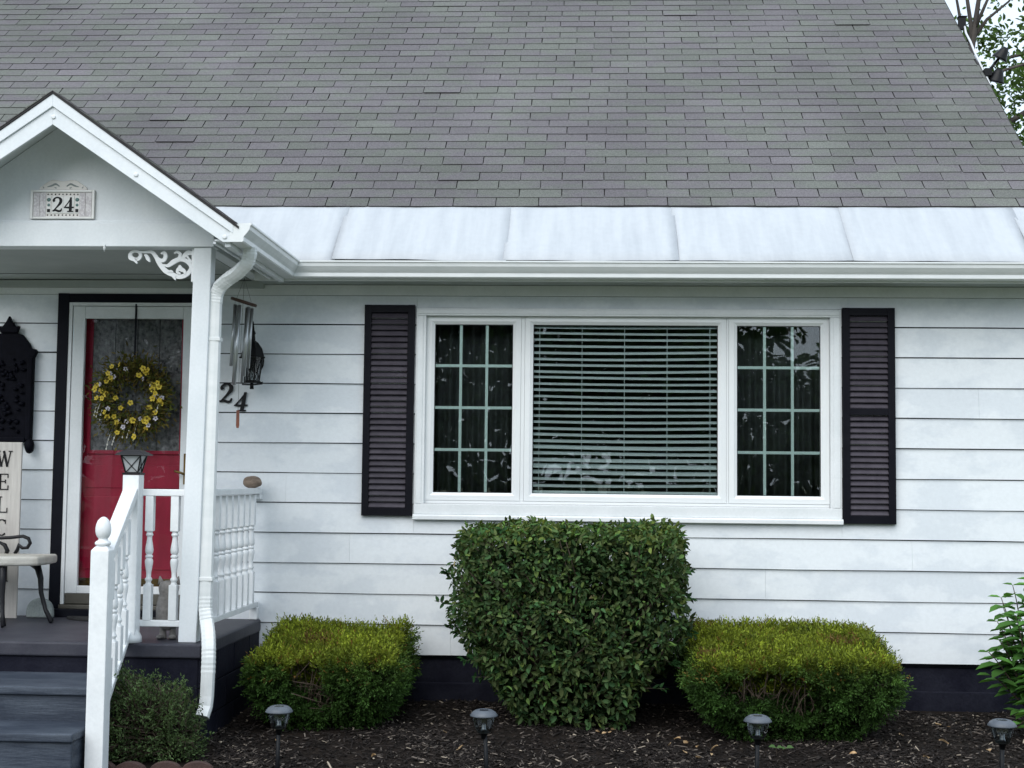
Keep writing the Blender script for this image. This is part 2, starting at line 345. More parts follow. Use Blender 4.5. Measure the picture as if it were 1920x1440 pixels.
def leaf_arrays(pos, axis, nor, ln, wd, fold=.25, droop=.15, col=None):
    """one leaf for each row: six corners, two quads folded along the midrib"""
    axis = unit(axis); side = unit(np.cross(axis, nor)); nor = np.cross(side, axis); N = len(pos); ln = ln[:, None]; wd = wd[:, None]
    P = np.zeros((N, 6, 3))
    P[:, 0] = pos; P[:, 3] = pos+axis*ln-nor*ln*droop
    for k, (t, q, sg) in enumerate(((.3, .9, -1), (.68, .8, -1))):
        P[:, 5-k] = pos+axis*ln*t+side*wd*.5*q+nor*(wd*fold-ln*droop*t*t)
        P[:, 1+k] = pos+axis*ln*t-side*wd*.5*q+nor*(wd*fold-ln*droop*t*t)
    F = np.array([[0, 1, 2, 3], [0, 3, 4, 5]])[None]+6*np.arange(N)[:, None, None]
    C = np.repeat(col, 6, axis=0) if col is not None else None
    return P.reshape(-1, 3), F.reshape(-1, 4), C

# ------------------------------------------------------------------ the ground
def bed_z(x, y):
    d = max(0.0, -y); return .015-.035*d+.012*math.sin(2.1*x+.6)*math.sin(1.7*y+.4)*min(1, d*2)
def sheet(name, x0, x1, y0, y1, nx, ny, zf, m, label=None, kind='structure'):
    xs = np.linspace(x0, x1, nx+1); ys = np.linspace(y0, y1, ny+1)
    vs = [(x, y, zf(x, y)) for y in ys for x in xs]
    fs = [(j*(nx+1)+i, j*(nx+1)+i+1, (j+1)*(nx+1)+i+1, (j+1)*(nx+1)+i) for j in range(ny) for i in range(nx)]
    return tag(raw(name, vs, fs, m, smooth=True), label, None, None, kind)
def far_ring(name, m, z):
    mb = MB(); mb.add([(-600, -600, z), (600, -600, z), (600, 900, z), (-600, 900, z)], [(0, 1, 2, 3)]); o = mb.build(name, m); return tag(o, kind='structure')
tag(far_ring('ground', 'lawn', -.16), 'flat green lawn reaching away on all sides of the house')
tag(sheet('mulch_bed', -2.75, 4.2, -2.65, .05, 60, 26, bed_z, 'mulch_base'), 'dark brown mulch planting bed along the white house wall')
b = MB(); b.box(-4.7, -2.55, -12.79, -2.83, -.2, -.13); tag(b.build('front_walk', 'pavement', bev=.01), 'unseen pale concrete walk added before the porch steps to bounce light', kind='structure')  # unseen walk, added to bounce light up under the porch gable
b = MB(); b.box(-40, 40, -14.2, -12.8, -.2, -.135); tag(b.build('pavement', 'pavement'), 'pale concrete pavement across the front lawn', kind='structure')
b = MB(); b.box(-60, 60, -24, -16, -.26, -.15); tag(b.build('road', 'asphalt'), 'grey asphalt street in front of the house', kind='structure')

# ------------------------------------------------------------------ house
house = thing('house', (0, 1, 0), 'white clapboard house with grey shingle roof and black shutters', 'house')
ST = .2032; Z0 = 2.558                                              # clapboard exposure, height of the first visible lap
WX0, WX1 = -6.2, 3.1
WIN = (-1.161, 1.711, 1.240, 2.672); DOOR = (-3.655, -2.585, .50, 2.762)
# wall shell with its openings
b = MB()
b.box(WX0, DOOR[0]+.07, .004, .16, .30, 2.86).box(DOOR[0]+.07, DOOR[1]-.07, .004, .16, 2.70, 2.86)
b.box(DOOR[1]-.07, WIN[0]+.06, .004, .16, .30, 2.86).box(WIN[0]+.06, WIN[1]-.06, .004, .16, 2.63, 2.86).box(WIN[0]+.06, WIN[1]-.06, .004, .16, .30, 1.34)
b.box(WIN[1]-.06, WX1, .004, .16, .30, 2.86)
wall = b.build('wall', 'shade_sheathing', house)
def board(x0, x1, za, zb, zlo):
    yo = lambda z: -.017+.013*(z-zlo)/ST
    n = max(1, int((x1-x0)/.35)); b = MB(); R4 = []                  # a long thin board is never quite straight
    for i in range(n+1):
        x = x0+(x1-x0)*i/n; wz = .0016*math.sin(1.9*x+zlo*9)+.0009*math.sin(5.3*x+zlo*17); wy = .0022*math.sin(1.3*x+zlo*23)+.0010*math.sin(4.1*x+zlo*5)
        R4 += [(x, yo(za)+wy, za+wz), (x, .003, za+.004), (x, .003, zb), (x, yo(zb)+wy*.4, zb)]
    b.add(R4, [(i*4+k, (i+1)*4+k, (i+1)*4+(k+1) % 4, i*4+(k+1) % 4) for i in range(n) for k in range(4)]+[(0, 1, 2, 3), (n*4+3, n*4+2, n*4+1, n*4)])
    return b.build('siding_board', 'siding', wall)
SEAM = {0: [-2.003, 1.761], 9: [1.205], 8: [2.172, -1.595], 7: [-.421], 3: [2.62], 6: [-2.04], 10: [.32], 11: [-.9]}
for n in range(12):
    zlo = Z0-n*ST; zhi = zlo+ST-.0062
    cuts = sorted([WX0, WX1, WIN[0], WIN[1], DOOR[0], DOOR[1], -4.9]+SEAM.get(n, []))
    segs = []
    for a, c in zip(cuts, cuts[1:]):
        if c-a < .02: continue
        mid = (a+c)/2; za, zb = zlo, zhi
        if WIN[0] < mid < WIN[1]:
            if zlo >= WIN[2]-.01 and zhi <= WIN[3]: continue
            if zhi > WIN[3] > zlo: za = WIN[3]+.002
            elif zlo < WIN[2] < zhi: zb = WIN[2]-.002
        if DOOR[0] < mid < DOOR[1] and zlo > .45: continue
        segs.append([a, c, za, zb])
    i = 0                                                           # a board runs on until a seam, a corner or an opening
    while i < len(segs)-1:
        s1, s2 = segs[i], segs[i+1]
        if abs(s1[1]-s2[0]) < 1e-6 and s1[2:] == s2[2:] and s1[1] not in SEAM.get(n, []) and s1[1] != -4.9: segs[i] = [s1[0], s2[1], *s1[2:]]; segs.pop(i+1)
        else: i += 1
    for a, c, za, zb in segs: board(a+.0005, c-.0005, za, zb, zlo)
b = MB(); b.box(WX0, WX1, .02, .20, -.3, .31).box(WX0, WX1, -.006, .02, -.3, .14)
b.build('foundation', 'foundation', house, bev=.006)
b = MB(); b.box(WX0, WX1+.02, -.004, .004, .309, .322); b.build('starter_strip', 'shade_sheathing', house)
# closed shell behind, so that no light leaks in
b = MB(); b.box(WX0, WX0+.12, .16, 8.0, 0, 2.9).box(WX1-.12, WX1, .16, 8.0, 0, 2.9).box(WX0, WX1, 8.0, 8.12, 0, 2.9).box(WX0, WX1, .16, 8, .30, .36).box(WX0, WX1, .16, 8, 2.86, 2.92)
b.build('shell', 'siding', house)
b = MB(); b.px([(.16, 2.92), (8.1, 2.92), (4.05, 6.5)], WX1-.12, WX1-.01).px([(.16, 2.92), (8.1, 2.92), (4.05, 6.5)], WX0, WX0+.1); b.build('gable_wall', 'siding', house)
b = MB(); b.box(-5.0, 2.9, 3.2, 3.25, .36, 2.86).box(-2.0, -1.95, .16, 3.2, .36, 2.86).box(2.4, 2.45, .16, 3.2, .36, 2.86).box(-2.0, 2.4, .161, 3.2, .3605, .37).box(-2, 2.4, .161, 3.2, 2.85, 2.859)
b.build('interior', 'dark_room', house)
# eave: frieze, soffit, fascia, gutter
EY, EZ, TH = -.36, 2.955, R_(40); CT, SN = math.cos(TH), math.sin(TH)
def rp_(s, h=0): return (EY+s*CT-h*SN, EZ+s*SN+h*CT)                # along the slope, off the slope
b = MB(); b.box(WX0, WX1, -.022, .003, 2.7575, 2.828); b.build('frieze_board', 'trim', house, bev=.002)
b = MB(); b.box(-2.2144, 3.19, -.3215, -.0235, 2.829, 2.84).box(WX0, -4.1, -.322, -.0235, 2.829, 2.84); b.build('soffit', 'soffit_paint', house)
b = MB(); b.box(-2.2144, 3.19, -.341, -.322, 2.812, 2.945).box(WX0, -4.1, -.341, -.322, 2.812, 2.945); b.build('fascia', 'trim', house, bev=.002)
GP = [(0, .104), (0, 0), (.070, 0), (.078, .006), (.078, .030), (.092, .046), (.110, .070), (.114, .092), (.122, .096), (.122, .106), (.112, .107),
      (.110, .098), (.107, .092), (.104, .071), (.087, .050), (.074, .033), (.073, .006), (.004, .004), (.004, .104)]
GZ = 2.824; GX = -2.009; GY = -.342
def gutter(name, st, parent):
    b = MB(); n = len(GP); o = 0; rings = [[(f(d)[0], f(d)[1], GZ+z) for d, z in GP] for f in st]
    b.add([p for r in rings for p in r], [(i, (i+1) % n, n+(i+1) % n, n+i) for i in range(n)]+[list(range(n)), list(range(2*n-1, n-1, -1))])
    return b.build(name, 'gutter_white', parent)
gutter('gutter', [lambda d: (3.21, GY-d), lambda d: (GX+d+.0008, GY-d)], house)
b = MB(); b.ext([(3.212, GY-d, GZ+z) for d, z in GP[:11]], (.003, 0, 0)); b.build('gutter_end_cap', 'gutter_white', house)

# roof
b = MB(); RY, RZ = rp_(5.75, -.012)
b.px([rp_(0, -.012), (RY, RZ), (2*RY-EY, EZ), (2*RY-EY, EZ-.12), (RY, RZ-.14), (EY+.05, EZ-.1)], -6.35, 3.19)
roof = b.build('roof', 'asphalt_edge', house)  # dark underlay paints the shade seen in the gaps between shingle tabs
b = MB(); b.px([rp_(.0, -.03), rp_(5.76, -.03), rp_(5.76, -.17), rp_(.0, -.15)], 3.1901, 3.202); b.build('rake_board', 'trim', roof, bev=.002)
b = MB(); b.px([rp_(.69, .004), rp_(5.76, .004), rp_(5.76, -.032), rp_(.69, -.032)], 3.191, 3.208); b.build('drip_edge', 'asphalt_edge', roof)
# white metal panels along the eave
SEAMS = [-6.35, -5.11, -3.97, -2.83, -1.69, -.553, .58, 1.73, 2.89, 3.205]
for i, (a, c) in enumerate(zip(SEAMS, SEAMS[1:])):
    nx, ny = 14, 6; rr = random.Random(i); ph = rr.uniform(0, 6); vs = []
    for j in range(ny+1):
        for k in range(nx+1):
            u, v_ = k/nx, j/ny; x = a+(c-a+(.02 if i < len(SEAMS)-2 else 0))*u
            s = -.012+.79*v_+(.005*math.sin(5*x+ph)*(1-v_))
            h = .004+.002*math.sin(7*u+ph)*math.sin(3.1*v_)+.002*math.sin(15*u+4*v_+ph)+(.0025*(1-u)*(1-v_) if i else 0)+.0035*(1-v_)*math.sin(4*u+ph)-.012*max(0, v_-.86)/.14
            y, z = rp_(s, h); vs.append((x, y, z))
    m_ = len(vs); vs += [(x, y+.0012, z-.003) for x, y, z in vs[:m_]]
    g = lambda j, k: j*(nx+1)+k
    fs = [(g(j, k), g(j, k+1), g(j+1, k+1), g(j+1, k)) for j in range(ny) for k in range(nx)]
    fs += [(m_+g(0, k), m_+g(0, k+1), g(0, k+1), g(0, k)) for k in range(nx)]+[(m_+g(j, 0), g(j, 0), g(j+1, 0), m_+g(j+1, 0)) for j in range(ny)]+[(g(j, nx), m_+g(j, nx), m_+g(j+1, nx), g(j+1, nx)) for j in range(ny)]
    b = MB(); b.add(vs, fs, 0, True); b.build('metal_panel', 'metal_white', roof)
b = MB(); b.px([rp_(.709, -.002), rp_(.709, .0042), rp_(.78, .0005), rp_(.78, -.002)], -6.35, 3.203); b.build('starter_course', 'asphalt_edge', roof)
# shingles: three-tab courses
TAB, EXP, S0 = .3005, .1246, .712
def tab_verts(wd, ln=EXP+.03, lift=.0085, th=.005):
    r = .006                                                        # worn corners at the butt end
    # local: x along the eave, y up the slope, z off the roof
    top = [(-wd/2+r, 0, lift), (wd/2-r, 0, lift), (wd/2, r, lift), (wd/2, ln, .003), (-wd/2, ln, .003), (-wd/2, r, lift)]
    bot = [(x, y, max(z-th, -.002)) for x, y, z in top]
    return top+bot
TF = [(0, 1, 2, 3, 4, 5)]+[(i, 6+i, 6+(i+1) % 6, (i+1) % 6) for i in range(6)]
TMESH = []
for k in range(6):
    rr = random.Random(40+k); mb = MB(); vs = tab_verts(TAB-.0050-rr.uniform(0, .002))
    vs = [(x+rr.uniform(-.001, .001), y+(rr.uniform(-.0022, .0022) if y < .01 else 0), z) for x, y, z in vs]
    mb.add(vs, [TF[0]], 0); o = 0
    for f in TF[1:]: mb.f.append(list(f)); mb.m.append(1); mb.sm.append(False)
    TMESH.append(mb.mesh('shingle', ['shingle_single', 'asphalt_edge']))
MV, MF, MM, MT = [], [], [], []
NROW = 40; count = 0
for r in range(NROW):
    off = (-(r*.488) % 1)*TAB+random.uniform(-.006, .006); wavy = random.uniform(0, 6)
    x = -6.35+off-TAB
    while x < 3.2:
        xc = x+TAB/2+random.uniform(-.0015, .0015); w_ = TAB; x += TAB
        lo, hi = max(xc-TAB/2, -6.34), min(xc+TAB/2, 3.202)
        if hi-lo < .02: continue
        sx = (hi-lo)/TAB; xc = (lo+hi)/2
        s = S0+r*EXP+.0035*math.sin(1.7*xc+wavy)+.003*math.sin(.8*xc+r*.31)+random.uniform(-.0012, .0012)
        y, z = rp_(s, .0005); tone = random.random()
        lift = random.uniform(.004, .010) if random.random() < .012 else random.uniform(-.002, .0015)     # a few tabs curl up
        if r < 13 and xc > -2.75+r*.045*-1 and count < 300:
            o = inst('shingle', random.choice(TMESH), (xc, y, z), roof, rot=(TH, 0, random.uniform(-.004, .004)), scale=(sx, 1, 1+max(lift, -.002)*55)); o['tone'] = tone; count += 1
        else:
            k = len(MV); tv = tab_verts((TAB-.0050-random.uniform(0, .002))*sx, lift=.0085+max(lift, -.002)*.7); sk = random.uniform(-.004, .004)
            for (a, v_, h) in tv:
                v2 = v_+a*sk; MV.append((xc+a, y+v2*CT-h*SN, z+v2*SN+h*CT)); MT.append(tone)
            MF.append([k+i for i in TF[0]]); MM.append(0)
            for f in TF[1:]: MF.append([k+i for i in f]); MM.append(1)
me = bpy.data.meshes.new('shingle'); me.from_pydata([tuple(Vector(v)-ORG['roof']) for v in MV], [], MF); me.materials.append(MAT['shingle_mass']); me.materials.append(MAT['asphalt_edge'])
me.polygons.foreach_set('material_index', MM); a = me.attributes.new('Tone', 'FLOAT', 'POINT'); a.data.foreach_set('value', MT)
o = bpy.data.objects.new('shingle', me); COL.objects.link(o); o.parent = roof; ORG[o.name] = ORG['roof']; o['kind'] = 'stuff'
b = MB(); y, z = rp_(5.73, .02)
b.px([(y-.12, z-.1), (RY, RZ+.05), (2*RY-y+.12, z-.1), (RY, RZ+.03)], -6.35, 3.2); b.build('ridge_cap', 'asphalt_edge', roof)

# ------------------------------------------------------------------ the triple window
win = MB(); x0, x1, z0, z1 = WIN
win.box(x0, x0+.068, -.030, .16, z0+.10, z1-.052).box(x1-.075, x1, -.030, .16, z0+.10, z1-.052).box(x0, x1, -.032, .16, z1-.052, z1)
window = win.build('window', 'trim', house, bev=.004)
b = MB(); b.box(x0+.012, x0+.05, -.036, -.0301, z0+.1, z1-.053).box(x1-.055, x1-.012, -.036, -.0301, z0+.1, z1-.053).box(x0+.012, x1-.012, -.038, -.0321, z1-.040, z1-.012); b.build('casing_moulding', 'trim', window, bev=.003)
b = MB(); b.box(x0, x1, -.034, .16, z0+.028, z0+.0995); b.build('bottom_casing', 'trim', window, bev=.004)
b = MB(); b.px([(-.055, z0-.008), (.0, z0-.008), (.0, z0+.0275), (-.045, z0+.0275), (-.055, z0+.018)], x0-.004, x1+.004); b.build('sill', 'trim', window, bev=.003)
b = MB(); b.box(x0+.069, x1-.076, .014, .16, 1.3405, 1.3625).box(-.4435, -.4195, .012, .16, 1.363, 2.618).box(.9475, .9615, .012, .16, 1.363, 2.618).box(x0+.0685, -1.0935, .012, .16, 1.3405, 2.6195).box(1.6355, x1-.0755, .012, .16, 1.3405, 2.6195)
b.build('jamb', 'vinyl', window, bev=.002)
SASH = [(-1.0925, -.445, 3, 4), (-.418, .946, 0, 0), (.963, 1.6345, 3, 4)]
SZ0, SZ1 = 1.364, 2.618
for sx0, sx1, nc, nr in SASH:
    gx0, gx1, gz0, gz1 = sx0+.056, sx1-.056, SZ0+.052, SZ1-.053
    b = MB(); yo, yi, yb = .008, .022, .075; e = .0005
    O = [(sx0, SZ0), (sx1, SZ0), (sx1, SZ1), (sx0, SZ1)]; I = [(gx0, gz0), (gx1, gz0), (gx1, gz1), (gx0, gz1)]
    Mi = [(sx0+.034, SZ0+.032), (sx1-.034, SZ0+.032), (sx1-.034, SZ1-.032), (sx0+.034, SZ1-.032)]
    for i in range(4):                                              # four mitred rails with a bevelled inner face
        j = (i+1) % 4
        q = [(*O[i], yo+.002), (*O[j], yo+.002), (*Mi[j], yo), (*Mi[i], yo), (*I[j], yi), (*I[i], yi), (*O[i], yb), (*O[j], yb), (*I[j], yb), (*I[i], yb)]
        b.add([(a, y, c) for a, c, y in q], [(0, 1, 2, 3), (3, 2, 4, 5), (0, 6, 7, 1), (5, 4, 8, 9), (6, 9, 8, 7)])
    b.build('sash', 'vinyl', window)
    b = MB(); b.box(gx0-.006, gx1+.006, .0265, .0305, gz0-.006, gz1+.006); b.build('pane', 'window_glass', window)
    b = MB(); b.box(gx0-.001, gx0+.004, .0225, .026, gz0, gz1).box(gx1-.004, gx1+.001, .0225, .026, gz0, gz1).box(gx0+.004, gx1-.004, .0225, .026, gz0-.001, gz0+.004).box(gx0+.004, gx1-.004, .0225, .026, gz1-.004, gz1+.001); b.build('gasket', 'black_paint', window)
    if nc:
        for i in range(1, nc):
            xm = gx0+(gx1-gx0)*i/nc; b = MB(); b.box(xm-.010, xm+.010, .033, .042, gz0-.005, gz1+.005); b.build('muntin', 'muntin', window, bev=.002)
        for i in range(1, nr):
            zm = gz0+(gz1-gz0)*i/nr+.004; b = MB(); b.box(gx0-.005, gx1+.005, .0335, .0415, zm-.010, zm+.010); b.build('muntin', 'muntin', window, bev=.002)
# shutters
def shutter(name, x0, x1, z0, z1, midrail):
    b = MB(); yb, yf = -.012, -.047; st = .048
    b.box(x0, x0+st, yf, yb, z0, z1).box(x1-st, x1, yf, yb, z0, z1).box(x0+st, x1-st, yf+.001, yb, z1-.052, z1-.0005).box(x0+st, x1-st, yf+.001, yb, z0+.0005, z0+.055)
    if midrail: b.box(x0+st, x1-st, yf+.001, yb, midrail-.022, midrail+.022)
    b.box(x0+.01, x1-.01, yb, yb+.002, z0+.01, z1-.01)
    sh = b.build('shutter', 'shutter_frame', house, bev=.004)
    runs = [(z0+.055, z1-.052)] if not midrail else [(midrail+.022, z1-.052), (z0+.055, midrail-.022)]
    P = .0403
    for a, c in runs:
        k = max(1, round((c-a)/P)); p = (c-a)/k
        mb = MB(); w_ = (x1-x0)/2-st
        mb.px([(-.0405+0, -.0005), (-.043, .004), (-.019, p*.93), (-.0155, p*.93), (-.036, -.0005)], -w_, w_)
        me = mb.mesh('slat', 'shutter_slat')
        for i in range(k): inst('slat', me, ((x0+x1)/2, random.uniform(-.0008, .0008), a+i*p+.001), sh, rot=(random.uniform(-.015, .015), random.uniform(-.0025, .0025), 0))
    return tag(sh, 'black louvred shutter with a middle rail' if midrail else 'black louvred shutter with one unbroken run of slats')
shutter('shutter', -1.515, -1.170, 1.254, 2.690, None)
shutter('shutter', 1.7155, 2.063, 1.238, 2.684, 1.985)

# ------------------------------------------------------------------ entry: black casing, storm door, red door behind
dx0, dx1 = -3.577, -2.663
b = MB(); b.box(DOOR[0], dx0, -.035, .16, .548, 2.762).box(dx1, DOOR[1], -.035, .16, .548, 2.762).box(dx0, dx1, -.033, .16, 2.700, 2.7605)
b.build('door_casing', 'black_paint', house, bev=.003)
b = MB(); b.box(dx0-.05, dx1+.05, -.11, .16, .5455, .598); b.box(dx0, dx1, -.06, .16, .5981, .625, 1); b.build('threshold', ['black_paint', 'threshold'], house, bev=.003)
b = MB(); gx0, gx1, gz0, gz1 = dx0+.112, dx1-.112, .752, 2.588
b.box(dx0, dx0+.024, -.030, .05, .626, 2.699).box(dx1-.024, dx1, -.030, .05, .626, 2.699).box(dx0+.024, dx1-.024, -.030, .05, 2.676, 2.699)
sd = b.build('storm_door', 'trim', house, bev=.002)
b = MB(); b.box(dx0+.027, gx0, -.024, .012, .700, 2.673).box(gx1, dx1-.027, -.024, .012, .700, 2.673).box(gx0, gx1, -.0235, .0115, gz1, 2.6725).box(gx0, gx1, -.0235, .0115, .7005, gz0); b.build('door_frame', 'trim', sd, bev=.004)
b = MB(); b.box(gx0-.004, gx1+.004, -.006, -.002, gz0-.004, gz1+.004); b.build('pane', 'door_glass', sd)
b = MB(); b.box(dx0+.028, dx1-.028, -.02, .01, .630, .699); b.build('kick_sweep', 'threshold', sd, bev=.002)
b = MB(); b.box(gx1+.03, gx1+.06, -.034, -.0245, 1.45, 1.66).tube([(gx1+.045, -.034, 1.52), (gx1+.045, -.07, 1.52), (gx1+.02, -.075, 1.53), (gx1-.02, -.075, 1.54)], .008); b.build('handle', 'brass', sd)
ex0, ex1 = dx0+.02, dx1-.02
b = MB(); b.box(ex0, ex1, .075, .12, .70, 2.62); ed = b.build('entry_door', 'red_door', house)
b = MB(); b.box(ex0, ex1, .065, .0745, .627, .72).box(ex0, ex1, .062, .0745, .72, .80); b.build('kick_plate', 'brass', ed)
for (a, c) in ((ex0+.09, (ex0+ex1)/2-.05), ((ex0+ex1)/2+.05, ex1-.09)):
    for (p, q_) in ((.86, 1.36), (1.42, 1.58)):
        b = MB(); b.py([(a, p), (c, p), (c, q_), (a, q_)], .068, .0745); b.build('door_panel', 'red_door', ed, bev=.006)
b = MB(); b.box(ex0+.125, ex1-.125, .066, .0745, 1.68, 2.595); b.build('etched_pane', 'etched_glass', ed)
b = MB(); b.box(ex0+.10, ex0+.125, .058, .0745, 1.655, 2.612).box(ex1-.125, ex1-.10, .058, .0745, 1.655, 2.612).box(ex0+.125, ex1-.125, .058, .0745, 2.595, 2.612).box(ex0+.125, ex1-.125, .058, .0745, 1.655, 1.68); b.build('pane_frame', 'red_door', ed, bev=.003)
b = MB()
for i in range(1, 4): xm = ex0+.125+(ex1-ex0-.25)*i/4; b.box(xm-.0015, xm+.0015, .062, .0659, 1.68, 2.595)
for zc in (1.95, 2.22): b.box(ex0+.125, ex1-.125, .0625, .0657, zc-.0015, zc+.0015)
b.build('leading', 'lead', ed)

# ------------------------------------------------------------------ porch
porch = thing('porch', (-3.05, -.8, 0), 'white gabled front porch with dark painted steps and turned railings', 'porch')
PZ, PX1, PY0 = .545, -2.19, -1.52
b = MB(); b.box(-4.9, PX1, PY0, -.012, PZ-.082, PZ); b.build('floor_slab', 'porch_floor', porch, bev=.012, seg=3)
b = MB(); b.box(-4.88, PX1-.02, PY0+.02, -.012, -.3, PZ-.083); b.build('base', 'foundation', porch, bev=.006)
# block joints of the painted side wall, each block proud of the joint
for r in range(3):
    zb = -.08+r*.185; y = PY0+.022-(.2 if r % 2 else 0)
    while y < -.02:
        a, c = max(y, PY0+.022), min(y+.395, -.016)
        if c-a > .05: b = MB(); b.box(PX1-.0201, PX1-.008, a+.004, c-.004, zb+.004, zb+.181); b.build('block', 'foundation', porch, bev=.003)
        y += .4
for i, (zt, y0, y1) in enumerate(((.372, -2.05, PY0+.019), (.192, -2.42, -2.031), (.0, -2.80, -2.401))):
    b = MB(); b.box(-4.6, -2.62+.02*i, y0, y1, -.35, zt-.045).box(-4.61, -2.612+.02*i, y0-.022, y1, zt-.0449, zt); b.build('step', 'step_paint', porch, bev=.010, seg=3)
# posts and beam
def post(x0, x1): b = MB(); b.box(x0, x1, -1.45, -1.35, PZ+.001, 2.851); b.v = [(x+.034*(z-PZ)/2.3, y, z) for x, y, z in b.v]; return b.build('post', 'porch_paint', porch, bev=.005)
post(-2.345, -2.240); post(-3.86, -3.755)
GXC, GZA, GXE, GZE, GYF = -3.05, 3.695, -2.003, 2.950, -1.80       # ridge, eave and front plane of the gable
SLP = (GZA-GZE)/(GXE-GXC)
b = MB(); b.box(-3.885, -2.190, -1.465, -1.34, 2.852, 2.994).box(-2.30, -2.2155, -1.339, -.002, 2.853, 2.971); b.build('beam', 'porch_paint', porch, bev=.004)
def gz(x, d=0): return GZA-SLP*abs(x-GXC)-d
b = MB(); b.py([(-4.08, 2.9945), (-2.02, 2.9945), (-2.02, gz(-2.02, .05)), (GXC, GZA-.05), (-4.08, gz(-4.08, .05))], -1.435, -1.40); b.build('gable_panel', 'porch_paint', porch)
b = MB(); b.box(-3.84, -2.26, -1.452, -1.4352, 2.9945, 3.010); b.build('gable_moulding', 'porch_paint', porch, bev=.003)
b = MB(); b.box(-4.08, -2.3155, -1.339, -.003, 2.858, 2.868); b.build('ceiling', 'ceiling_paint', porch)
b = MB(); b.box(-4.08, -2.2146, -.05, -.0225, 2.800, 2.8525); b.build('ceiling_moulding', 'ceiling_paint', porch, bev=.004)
b = MB()
for s in (1, -1):
    e = GXC+s*(GXE-GXC+.03)
    b.py([(GXC, GZA-.022), (e, gz(e, .022)), (e, gz(e, .045)), (GXC, GZA-.045)], GYF+.012, .75)
b.build('roof_deck', 'porch_paint', porch)
for s in (1, -1):
    e = GXC+s*(GXE-GXC+.045); b = MB(); b.py([(GXC, GZA-.006), (e, gz(e, .006)), (e, gz(e, .0215)), (GXC, GZA-.0215)], GYF-.012, .8); b.build('roof_slope', 'asphalt_edge', porch, bev=.003)
    mv = []; mf = []; tn = []; nv = int((1.3)/.115); LN = math.hypot(GXE-GXC, GZA-GZE)+.04; ang = math.atan(SLP)
    for r in range(int(LN/.125)+1):
        for k in range(9):
            y0 = GYF-.014+k*.3-(.15 if r % 2 else 0); y1 = y0+.293; y0 = max(y0, GYF-.014)
            d1 = LN-r*.125; d0 = max(d1-.15, 0)
            o = len(mv)
            for (d, h) in ((d1, .006), (d0, -.003)):
                for y in (y0, y1): mv.append((GXC+s*(d*math.cos(ang)+h*math.sin(ang)), y, GZA-d*math.sin(ang)+h*math.cos(ang)))
            for (d, h) in ((d1, -.003), (d0, -.0045)):
                for y in (y0, y1): mv.append((GXC+s*(d*math.cos(ang)+h*math.sin(ang)), y, GZA-d*math.sin(ang)+h*math.cos(ang)))
            tn += [random.random()]*8
            mf += [[o, o+1, o+3, o+2], [o, o+4, o+5, o+1], [o, o+2, o+6, o+4], [o+1, o+5, o+7, o+3]]
    raw('shingle', mv, mf, 'shingle_mass', tone=tn, parent=porch)['kind'] = 'stuff'
# rake boards: an upper trim board standing proud of the one below
for s in (1, -1):
    e = GXC+s*(GXE-GXC+.012)
    b = MB(); b.py([(GXC, GZA-.022), (e, gz(e, .022)), (e, gz(e, .070)), (GXC, GZA-.093)], GYF-.006, GYF+.03); b.build('rake_trim', 'porch_paint', porch, bev=.002)
    zc = 2.824; xq = GXC+s*(GXE-GXC-.048); e2 = GXC+s*(GXE-GXC+.004)
    b = MB(); b.py([(GXC, GZA-.0935), (e2, gz(e2, .0705)), (e2, zc), (xq, zc), (GXC, GZA-.196)], GYF+.006, GYF+.03); rb = b.build('rake_board', 'porch_paint', porch, bev=.002)
    for t in ((.004, .47, .965) if s > 0 else (.47, .965)):
        xs = GXC+s*(GXE-GXC)*t; zs = gz(xs, .150-.028*t); b = MB(); b.lathe([(.013, 0), (.013, .004), (.009, .006), (.004, .006)], (0, 0, 0), 10)
        b.v = [(xs+x, GYF+.0058-z, zs+y) for x, y, z in b.v]; b.build('screw_cap', 'trim', porch)
b = MB(); b.box(-2.105, -2.012, GYF+.031, -.3425, 2.833, 2.843); b.build('soffit', 'porch_paint', porch)
b = MB(); b.box(-2.045, -2.0115, GYF+.0315, -.343, 2.80, 2.8325); b.box(-2.115, -2.098, GYF+.04, -.3435, 2.818, 2.8328); b.build('soffit_batten', 'porch_paint', porch, bev=.003)
gutter('gutter', [lambda d: (GX+d, GY-d-.0008), lambda d: (GX+d, GYF)], porch)
b = MB(); b.ext([(GX+d, GYF-.0035, GZ+z) for d, z in GP[:11]], (0, .003, 0)); b.build('gutter_end_cap', 'gutter_white', porch)
# downspout: ribbed elbows at both ends
def spout(pts, name, rib):
    b = MB(); P = []
    for i in range(len(pts)-1):
        for k in range(6 if rib else 1): P.append(Vector(pts[i]).lerp(Vector(pts[i+1]), k/(6 if rib else 1)))
    P.append(Vector(pts[-1])); out = []; n = 12
    for i, p in enumerate(P):
        t = (P[min(i+1, len(P)-1)]-P[max(i-1, 0)]).normalized(); u = Vector((1, 0, 0)); u = (u-t*u.dot(t)).normalized(); w_ = t.cross(u)
        sc = 1+(.045 if rib and i % 2 else 0)
        for a in range(n):
            an = 2*math.pi*(a+.5)/n; ca, sa = math.cos(an), math.sin(an); q = (abs(ca)**4+abs(sa)**4)**-.25
            out.append(tuple(p+(u*ca*q*.039+w_*sa*q*.030)*sc))
    k = len(P); fs = [(i*n+a, i*n+(a+1) % n, (i+1)*n+(a+1) % n, (i+1)*n+a) for i in range(k-1) for a in range(n)]+[list(range(n-1, -1, -1)), [(k-1)*n+a for a in range(n)]]
    b.add(out, fs, 0, False); return b.build(name, 'gutter_white', porch, bev=0)
ds = spout([(-2.188, -1.405, 2.53), (-2.20, -1.405, .80)], 'downspout', False)
